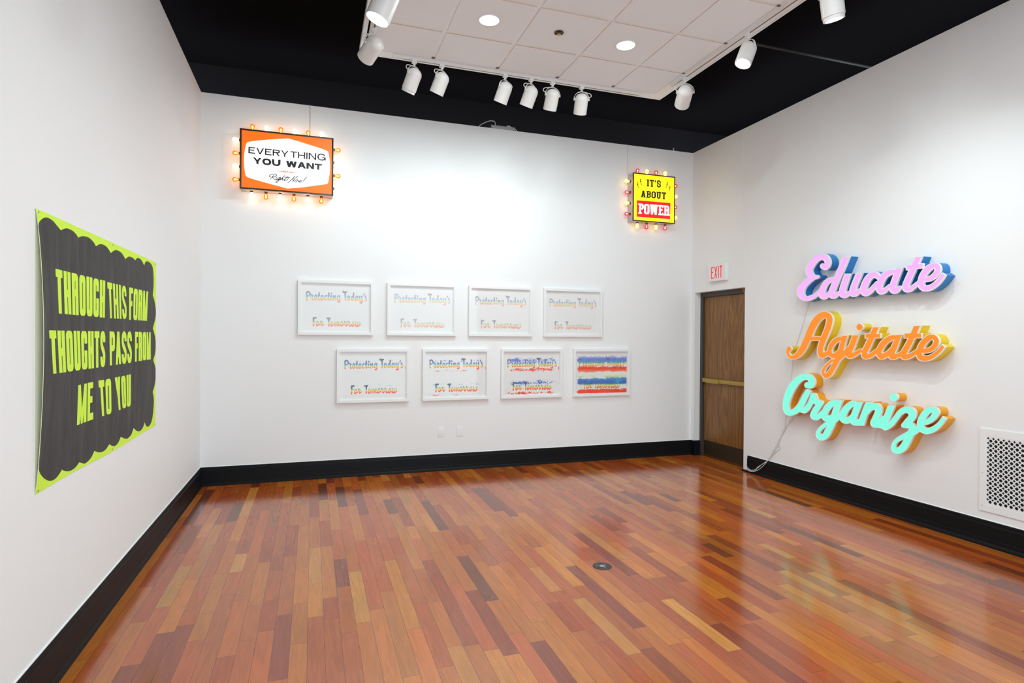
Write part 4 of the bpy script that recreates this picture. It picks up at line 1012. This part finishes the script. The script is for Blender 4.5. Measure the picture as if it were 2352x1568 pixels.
edu = [
 [(838, 430, 72), (900, 462, 68), (948, 400, 70), (945, 300, 76), (890, 225, 80), (805, 203, 80), (690, 245, 86), (590, 350, 90), (515, 470, 90), (498, 560, 88), (540, 645, 82), (610, 692, 58), (695, 690, 52)],
 [(620, 700, 56), (470, 795, 80), (355, 905, 92), (300, 1035, 95), (325, 1145, 82), (415, 1212, 66), (540, 1192, 62), (660, 1130, 56), (745, 1045, 48)],
 [(1085, 745, 55), (960, 790, 72), (870, 900, 76), (820, 1030, 80), (815, 1120, 84), (860, 1160, 76), (940, 1130, 60), (1020, 1050, 46)],
 ([(1420, 140, 82), (1360, 290, 82), (1235, 600, 82), (1110, 900, 82), (1048, 1060, 82), (1065, 1135, 82), (1130, 1140, 62), (1215, 1075, 50)], dict(ymin=190)),
 ([(1460, 540, 80), (1435, 630, 80), (1372, 800, 82), (1310, 1000, 84), (1312, 1100, 86), (1375, 1128, 70), (1460, 1080, 56)], dict(ymin=606)),
 ([(1740, 520, 80), (1705, 620, 80), (1635, 790, 82), (1562, 980, 82), (1552, 1080, 84), (1625, 1090, 66), (1715, 1015, 54)], dict(ymin=588)),
 ([(2165, 690, 66), (2110, 640, 74), (2030, 640, 80), (1930, 720, 86), (1850, 860, 88), (1812, 990, 88), (1842, 1075, 80), (1930, 1058, 68), (2040, 960, 62), (2135, 845, 56)], {}),
 b2((650, 565, 60), (560, 560, 66), (465, 578, 76), (330, 660, 82), (235, 815, 84), (197, 955, 84), (242, 1036, 78), (342, 1010, 62), (450, 905, 46)),
 (b2((725, 380, 82), (690, 480, 82), (620, 660, 82), (540, 880, 84), (526, 990, 84), (592, 1024, 70), (690, 950, 58)), dict(ymin=462)),
 (b2((1190, 100, 86), (1145, 210, 86), (1040, 440, 86), (930, 690, 86), (846, 880, 86), (850, 968, 88), (940, 984, 66), (1045, 912, 56), (1140, 830, 50)), dict(ymin=192)),
 (b2((838, 470, 66), (1050, 440, 68), (1268, 418, 66)), dict(butt0=True, butt1=True)),
 (b2((1290, 752, 66), (1420, 732, 68), (1540, 652, 76), (1608, 545, 80), (1596, 440, 78), (1515, 420, 74), (1385, 490, 84), (1272, 620, 86), (1212, 780, 86), (1214, 900, 82), (1290, 962, 78), (1420, 948, 72), (1560, 860, 68), (1680, 730, 64), (1757, 612, 60)), dict(butt1=True))]
agi = [
 [(124, 566, 38), (106, 610, 26), (125, 655, 26), (165, 676, 28), (235, 648, 40), (310, 545, 50), (372, 405, 52), (445, 245, 54), (520, 155, 52), (590, 127, 48), (645, 165, 46), (638, 260, 46), (592, 385, 45), (548, 495, 45), (525, 590, 44), (548, 645, 46), (605, 635, 36), (645, 595, 28)],
 [(390, 432, 31), (570, 432, 31)],
 [(808, 428, 28), (752, 444, 38), (690, 492, 40), (650, 570, 36), (656, 635, 36), (702, 655, 38), (775, 605, 34)],
 ([(870, 330, 38), (846, 395, 38), (808, 520, 40), (775, 640, 44), (735, 722, 44), (690, 812, 40), (645, 885, 42), (600, 912, 38), (565, 888, 28), (568, 838, 27), (612, 775, 26), (685, 712, 24)], dict(ymin=388)),
 [(760, 690, 40), (830, 632, 38), (890, 560, 34)],
 ([(1010, 320, 44), (985, 390, 44), (932, 530, 44), (895, 622, 44), (905, 652, 45), (965, 638, 36), (1045, 590, 32)], dict(ymin=384)),
 [(1031, 287, 50), (1033, 287, 50)],
 ([(1270, 220, 44), (1243, 290, 44), (1160, 480, 44), (1098, 610, 44), (1104, 656, 45), (1175, 652, 36), (1255, 590, 32)], dict(ymin=280)),
 ([(1098, 400, 33), (1305, 397, 33)], dict(butt0=True, butt1=True)),
 [(1500, 415, 30), (1430, 428, 42), (1352, 480, 45), (1292, 570, 44), (1284, 632, 42), (1318, 662, 44), (1392, 630, 38), (1450, 560, 28)],
 ([(1565, 320, 43), (1541, 390, 43), (1482, 540, 44), (1442, 640, 44), (1460, 668, 42), (1540, 645, 34), (1600, 600, 28)], dict(ymin=378)),
 ([(1800, 200, 45), (1770, 275, 45), (1688, 460, 45), (1602, 620, 45), (1610, 666, 46), (1685, 654, 36), (1785, 590, 32)], dict(ymin=264)),
 ([(1598, 398, 36), (1832, 394, 36)], dict(butt0=True, butt1=True)),
 ([(1855, 592, 36), (1940, 577, 38), (2005, 522, 42), (2018, 455, 42), (1985, 415, 38), (1920, 425, 43), (1842, 502, 46), (1800, 600, 46), (1812, 668, 45), (1872, 690, 40), (1960, 668, 36), (2050, 600, 32), (2113, 522, 30)], dict(butt1=True))]
org_ = [
 [(362, 246, 42), (408, 245, 46), (418, 190, 44), (385, 148, 44), (335, 138, 44), (260, 165, 50), (182, 245, 56), (118, 362, 56), (86, 485, 48), (95, 575, 46), (145, 605, 40), (222, 568, 44), (285, 490, 44), (330, 400, 42), (365, 335, 40)],
 [(272, 560, 36), (332, 568, 42), (395, 490, 38), (440, 385, 38)],
 [(438, 384, 42), (465, 452, 40), (525, 482, 42)], [(518, 495, 42), (460, 580, 44), (442, 645, 45), (492, 660, 38), (560, 600, 34)],
 [(745, 470, 34), (690, 476, 42), (622, 532, 47), (578, 620, 44), (592, 668, 43), (645, 680, 42), (720, 630, 36)],
 ([(795, 380, 44), (770, 450, 44), (730, 580, 46), (690, 700, 50), (640, 812, 46), (590, 900, 45), (532, 920, 44), (498, 880, 34), (512, 830, 31), (572, 770, 29), (645, 722, 26)], dict(ymin=438)),
 [(690, 705, 42), (765, 655, 38), (815, 600, 34)],
 [(970, 488, 36), (920, 497, 43), (852, 560, 47), (817, 640, 46), (828, 690, 45), (882, 702, 42), (955, 640, 34)],
 ([(1060, 400, 46), (1030, 470, 46), (985, 580, 46), (950, 682, 45), (965, 722, 45), (1030, 725, 42)], dict(ymin=460)),
 ([(1175, 410, 44), (1150, 480, 44), (1095, 620, 45), (1045, 765, 46), (1020, 830, 46)], dict(ymin=462, ymax=772)),
 [(1110, 610, 36), (1175, 538, 42), (1245, 522, 47), (1278, 580, 47), (1242, 670, 45), (1212, 738, 44), (1248, 752, 38), (1330, 672, 34)],
 ([(1470, 440, 46), (1440, 520, 46), (1390, 650, 46), (1350, 748, 46), (1365, 788, 44), (1435, 750, 40), (1500, 672, 38), (1555, 600, 40), (1630, 562, 43), (1700, 590, 50), (1712, 650, 50), (1662, 710, 46), (1605, 762, 36)], dict(ymin=506)),
 [(1250, 760, 36), (1330, 770, 38)],
 [(1600, 765, 34), (1680, 765, 46), (1715, 800, 44), (1690, 870, 50), (1650, 952, 49), (1600, 1040, 50), (1540, 1088, 46), (1478, 1080, 38), (1468, 1022, 32), (1512, 957, 31), (1600, 908, 36), (1700, 862, 46), (1795, 805, 42)],
 [(1472, 405, 55), (1474, 405, 55)],
 ([(1850, 732, 34), (1920, 712, 37), (1988, 655, 43), (2012, 592, 45), (1972, 565, 40), (1912, 578, 43), (1850, 650, 48), (1815, 740, 46), (1832, 808, 44), (1902, 838, 43), (1990, 810, 39), (2070, 740, 33), (2122, 664, 32)], dict(butt1=True))]
word_a = lit_word('lit_word_sign', 'pink script word sign with blue sides, topmost on the right wall', edu, (1810, 570), 10.455, 21, (.84, .41, 1.0), mat('blue_return_paint', (.012, .19, .50), .35), .86, 8)
word_b = lit_word('lit_word_sign', 'orange script word sign with yellow sides, middle one on the right wall', agi, (1790, 700), 5.6, 8, (1.0, .25, .010), mat('yellow_return_paint', (.80, .55, .004), .35), .86, 4.5)
word_c = lit_word('lit_word_sign', 'mint green script word sign with amber sides, lowest on the right wall', org_, (1790, 840), 5.6, 9, (.185, .90, .60), mat('amber_return_paint', (.78, .34, .004), .35), 1.0, 4.5)
def wall_cord(sg, pts, r=.0032, m_=M_CORD):
    bm = bmesh.new(); tube(bm, [tuple(p) for p in pts], r, 6, 5); c_ = from_bm('power_cord', bm, m_, None, 60); c_.parent = sg; c_.matrix_parent_inverse = Matrix.Translation(-sg.location); c_['label'] = 'thin white power cord'
def cp(x, y, d=.006): return on_right(1700 + x / 3.7333, 680 + y / 3.7333, d)
wall_cord(word_b, [cp(596, 40), cp(590, 60), cp(567, 140), cp(535, 250), cp(490, 390), cp(470, 440)])
wall_cord(word_c, [cp(452, 540), cp(450, 580), cp(440, 690), cp(437, 760), cp(420, 900), cp(396, 1020), cp(385, 1120), cp(360, 1180), cp(330, 1250), cp(345, 1300), cp(290, 1350), cp(240, 1405, .012), cp(190, 1440, .03), cp(140, 1480, .035), cp(90, 1490, .04), cp(48, 1450, .04)])
wall_cord(word_c, [cp(400, 1000), cp(392, 1060), cp(388, 1130), cp(372, 1170), cp(340, 1225), cp(300, 1300), cp(262, 1365), cp(232, 1415, .014), cp(180, 1470, .035), cp(130, 1500, .042), cp(75, 1497, .045), cp(45, 1462, .045), cp(58, 1440, .04)])
wall_cord(word_c, [cp(470, 1010), cp(450, 1050), cp(405, 1110), cp(378, 1160), cp(352, 1210), cp(330, 1275), cp(285, 1335), cp(252, 1390), cp(225, 1420, .016), cp(150, 1465, .036), cp(135, 1492, .04), cp(100, 1500, .043), cp(62, 1480, .043), cp(52, 1458, .04)])

# ================================================================== SMALL FITTINGS
# exit sign
q = [on_right(1627.2, 647, .055), on_right(1665.1, 642.5, .055), on_right(1665.1, 601.5, .055), on_right(1626.6, 608, .055)]
ey0, ey1 = (q[0][1] + q[3][1]) / 2, (q[1][1] + q[2][1]) / 2; ez0 = (q[0][2] + q[1][2]) / 2; ez1 = (q[2][2] + q[3][2]) / 2
o = thing('exit_sign', 'white wall box sign with red letters above the door', 'exit sign', (W, (ey0 + ey1) / 2, ez0))
boxo('housing', (-.053, ey1 - o.location.y, 0), (-.0005, ey0 - o.location.y, ez1 - ez0), M_FRAMEW, o, .003)
def c6(x, y): p = on_right(1610 + x / 17.425, 590 + y / 17.425, .055); return (p[1], p[2])
def xw(txt, qd): return sw(txt, qd, .105, .10, .06, dict(E=.9, X=1.15, I=.34, T=1.), k=1, fn=c6)
lay = [xw('E', ((400, 876), (502, 862), (506, 398), (408, 412))), xw('X', ((526, 858), (648, 846), (660, 368), (534, 388))), xw('I', ((680, 840), (718, 834), (720, 355), (680, 362))), xw('T', ((742, 832), (852, 820), (856, 334), (742, 350)))]
panel('face_panel', rect(ey1 + .006, ez0 + .006, ey0 - .006, ez1 - .006), lay, lambda u, v: (-.0545, u - o.location.y, v - o.location.z), (-1, 0, 0), [M_FRAMEW, mat('red_exit_lettering', (.86, .004, .02), .4, emit=(1, .01, .03), strength=.25)], o)
# blank switch plates
for i, (pa, lab) in enumerate((((1012.6, 991.5), 'blank white wall plate low on the back wall, left one of two'), ((1055.7, 990), 'blank white wall plate low on the back wall, right one of two'))):
    p = on_back(*pa); o = thing('wall_plate', lab, 'wall plate', (p[0], 0, p[2] - .057), 'blank wall plates')
    boxo('plate', (-.034, -.006, 0), (.034, -.0003, .114), M_WALL, o, .002)
    bm = bmesh.new()
    for z in (.028, .086): lathe(bm, [(0, .0015), (.003, .001), (.0032, 0)], 10, frame_to((0, -1, 0), (0, -.006, z)))
    from_bm('screw', bm, M_WALL, o, 40)
# floor outlet
o = thing('floor_outlet', 'round dark metal floor outlet cover set in the wood floor', 'floor outlet', (2.974, -3.197, 0))
k = NT('worn_dark_metal'); tc = k.n('TexCoord'); n_ = k.noise(tc.outputs['Object'], 70, 4, .7); k.put(k.b.inputs['Base Color'], k.ramp(n_, [(.3, (.02, .02, .02)), (.6, (.07, .065, .065)), (.75, (.2, .2, .19))])); k.b.inputs['Roughness'].default_value = .5; k.b.inputs['Metallic'].default_value = .4
bm = bmesh.new(); lathe(bm, [(.0, .0035), (.05, .0035), (.052, .0025), (.055, .0045), (.062, .004), (.0655, .0005)], 40); from_bm('cover_plate', bm, k.m, o, 40)
bm = bmesh.new()
for a in (.6, 2.7, 4.8): lathe(bm, [(0, .0012), (.004, .001), (.0045, 0)], 10, Matrix.Translation((.036 * math.cos(a), .036 * math.sin(a), .0035)))
lathe(bm, [(0, .001), (.017, .0008), (.019, 0)], 20, Matrix.Translation((0, 0, .0035)))
from_bm('screw_cap', bm, M_STEEL, o, 40)
# return-air grille
gy0, gz0, gz1 = -3.663, .261, .887; gw = .66; py, pz0, pz1 = -3.708, .311, .831
o = thing('air_return_grille', 'white perforated metal air return grille low on the right wall, cut by the picture edge', 'air grille', (W, gy0 - gw / 2, gz0))
L = o.location.copy()
bm = bmesh.new(); iy1 = gy0 - gw + (gy0 - py)
for a, b in (((-.008, gy0 - gw, gz0), (-.0005, gy0, pz0)), ((-.008, gy0 - gw, pz1), (-.0005, gy0, gz1)), ((-.008, py, pz0), (-.0005, gy0, pz1)), ((-.008, gy0 - gw, pz0), (-.0005, iy1, pz1))):
    box(bm, a[0], a[1] - L.y, a[2] - L.z, b[0], b[1] - L.y, b[2] - L.z)
from_bm('flange', bm, M_WALL, o)
boxo('duct_shade_sheet', (-.0015, iy1 - L.y, pz0 - L.z), (-.0005, py - L.y, pz1 - L.z), M_DARK, o)  # flat black sheet standing in for the unlit duct behind the holes
holes = []; pt_ = .0355
for i in range(0, 40):
    for j in range(0, 40):
        for kind in (0, 1):
            cy = py - .0148 - (i + .5 * kind) * pt_; cz = pz1 - .0148 - (j + .5 * kind) * pt_
            if kind == 0: pl = [(.0120 * math.cos(a) if q_ % 2 == 0 else .0062 * math.cos(a), .0120 * math.sin(a) if q_ % 2 == 0 else .0062 * math.sin(a)) for q_, a in enumerate([PI / 4 * z for z in range(8)])]
            else: pl = [(.0122 * math.copysign(abs(math.cos(a)) ** 1.25, math.cos(a)), .0122 * math.copysign(abs(math.sin(a)) ** 1.25, math.sin(a))) for a in [PI / 8 * z for z in range(16)]]
            pl = [(cy + a * 1.0, cz + b) for a, b in pl]
            if all(iy1 + .001 < a < py - .0005 and pz0 + .0005 < b < pz1 - .0005 for a, b in pl): holes.append(pl)
v, fc, ce = tri_fill([rect(iy1, pz0, py, pz1)] + holes)
hs = inside(ce, holes)
me = bpy.data.meshes.new('perforated_sheet'); fs = []
for t, h_ in zip(fc, hs):
    if h_: continue
    p, q_, r = v[t]; cr = (q_[0] - p[0]) * (r[1] - p[1]) - (q_[1] - p[1]) * (r[0] - p[0]); fs.append(tuple(int(i) for i in (t if cr < 0 else t[::-1])))
me.from_pydata([(-.0065, a - L.y, b - L.z) for a, b in v], [], fs); sh = link('perforated_sheet', me, o, M_WALL)
md = sh.modifiers.new('thickness', 'SOLIDIFY'); md.thickness = .0018; md.offset = -1
bm = bmesh.new()
for z in (.3, .55): lathe(bm, [(0, .001), (.0025, .0008), (.003, 0)], 8, frame_to((-1, 0, 0), (-.008, gy0 - .022 - L.y, z + gz0 - L.z - .261 + .0)))
from_bm('screw', bm, M_SLOT, o, 40)
# power supply on top of the back wall
a = on_back(1128.5, 289, -.02); b = on_back(1183, 300, -.02)
o = thing('power_supply', 'small grey metal power supply box lying on top of the back wall', 'power supply', ((a[0] + b[0]) / 2, .05, H))
hw = (b[0] - a[0]) / 2
boxo('case', (-hw, -.03, .001), (hw, .05, .048), M_ALU, o, .002)
bm = bmesh.new()
for x in (-hw * .88, -hw * .45, hw * .38, hw * .9): lathe(bm, [(0, .0015), (.004, .001), (.0045, 0)], 10, frame_to((0, -1, 0), (x, -.03, .014)))
from_bm('screw', bm, M_SLOT, o, 40)
boxo('plug', (hw * .33, -.02, .048), (hw * .33 + .045, .0, .066), M_WHITE, o, .004)
bm = bmesh.new(); tube(bm, [(-hw * .62, 0, .046), (-hw * .62, 0, .085), (-hw * .75, 0, .105), (-hw * 1.15, 0, .098), (-hw * 1.75, 0, .05), (-hw * 2.0, -.01, .012), (-hw * 2.1, .02, .004)], .005, 8, 5)
tube(bm, [(hw * .33 + .04, -.01, .057), (hw * .8, -.01, .052), (hw * 1.05, -.01, .036), (hw * 1.3, -.005, .006), (hw * 1.4, .03, .004)], .005, 8, 5)
from_bm('cable', bm, M_CORD, o, 60)
p = on_back(1547.5, 346, -.02); bm = bmesh.new(); tube(bm, [(p[0] + .012, .03, H - .002), (p[0] + .008, .03, H + .012), (p[0], .03, H + .03), (p[0] + .004, .03, H + .042), (p[0] + .012, .035, H + .045)], .0075, 8, 4)
tag(from_bm('cable_stub', bm, M_CORD, None, 60), 'short white cable end poking above the back wall near its right corner', 'cable')
p = on_back(1556, 348, -.03); tag(boxo('wooden_strip', (p[0] - .032, .03, H + .0005), (p[0] + .032, .07, H + .016), mat('amber_wood', (.35, .18, .02), .6), None, .003), 'small amber strip lying on the back wall top near its right corner', 'strip')
# surface cord running up the wall above the door
bm = bmesh.new(); tube(bm, [tuple(on_right(1704.6, 300.5, .002)), tuple(on_right(1706.8, 340, .002)), tuple(on_right(1708.5, 420, .002)), tuple(on_right(1709.8, 560, .002)), tuple(on_right(1711, 656, .002))], .003, 6, 4)
tag(from_bm('surface_cord', bm, M_WALL, None, 60), 'white painted cord running up the right wall above the door', 'cord')
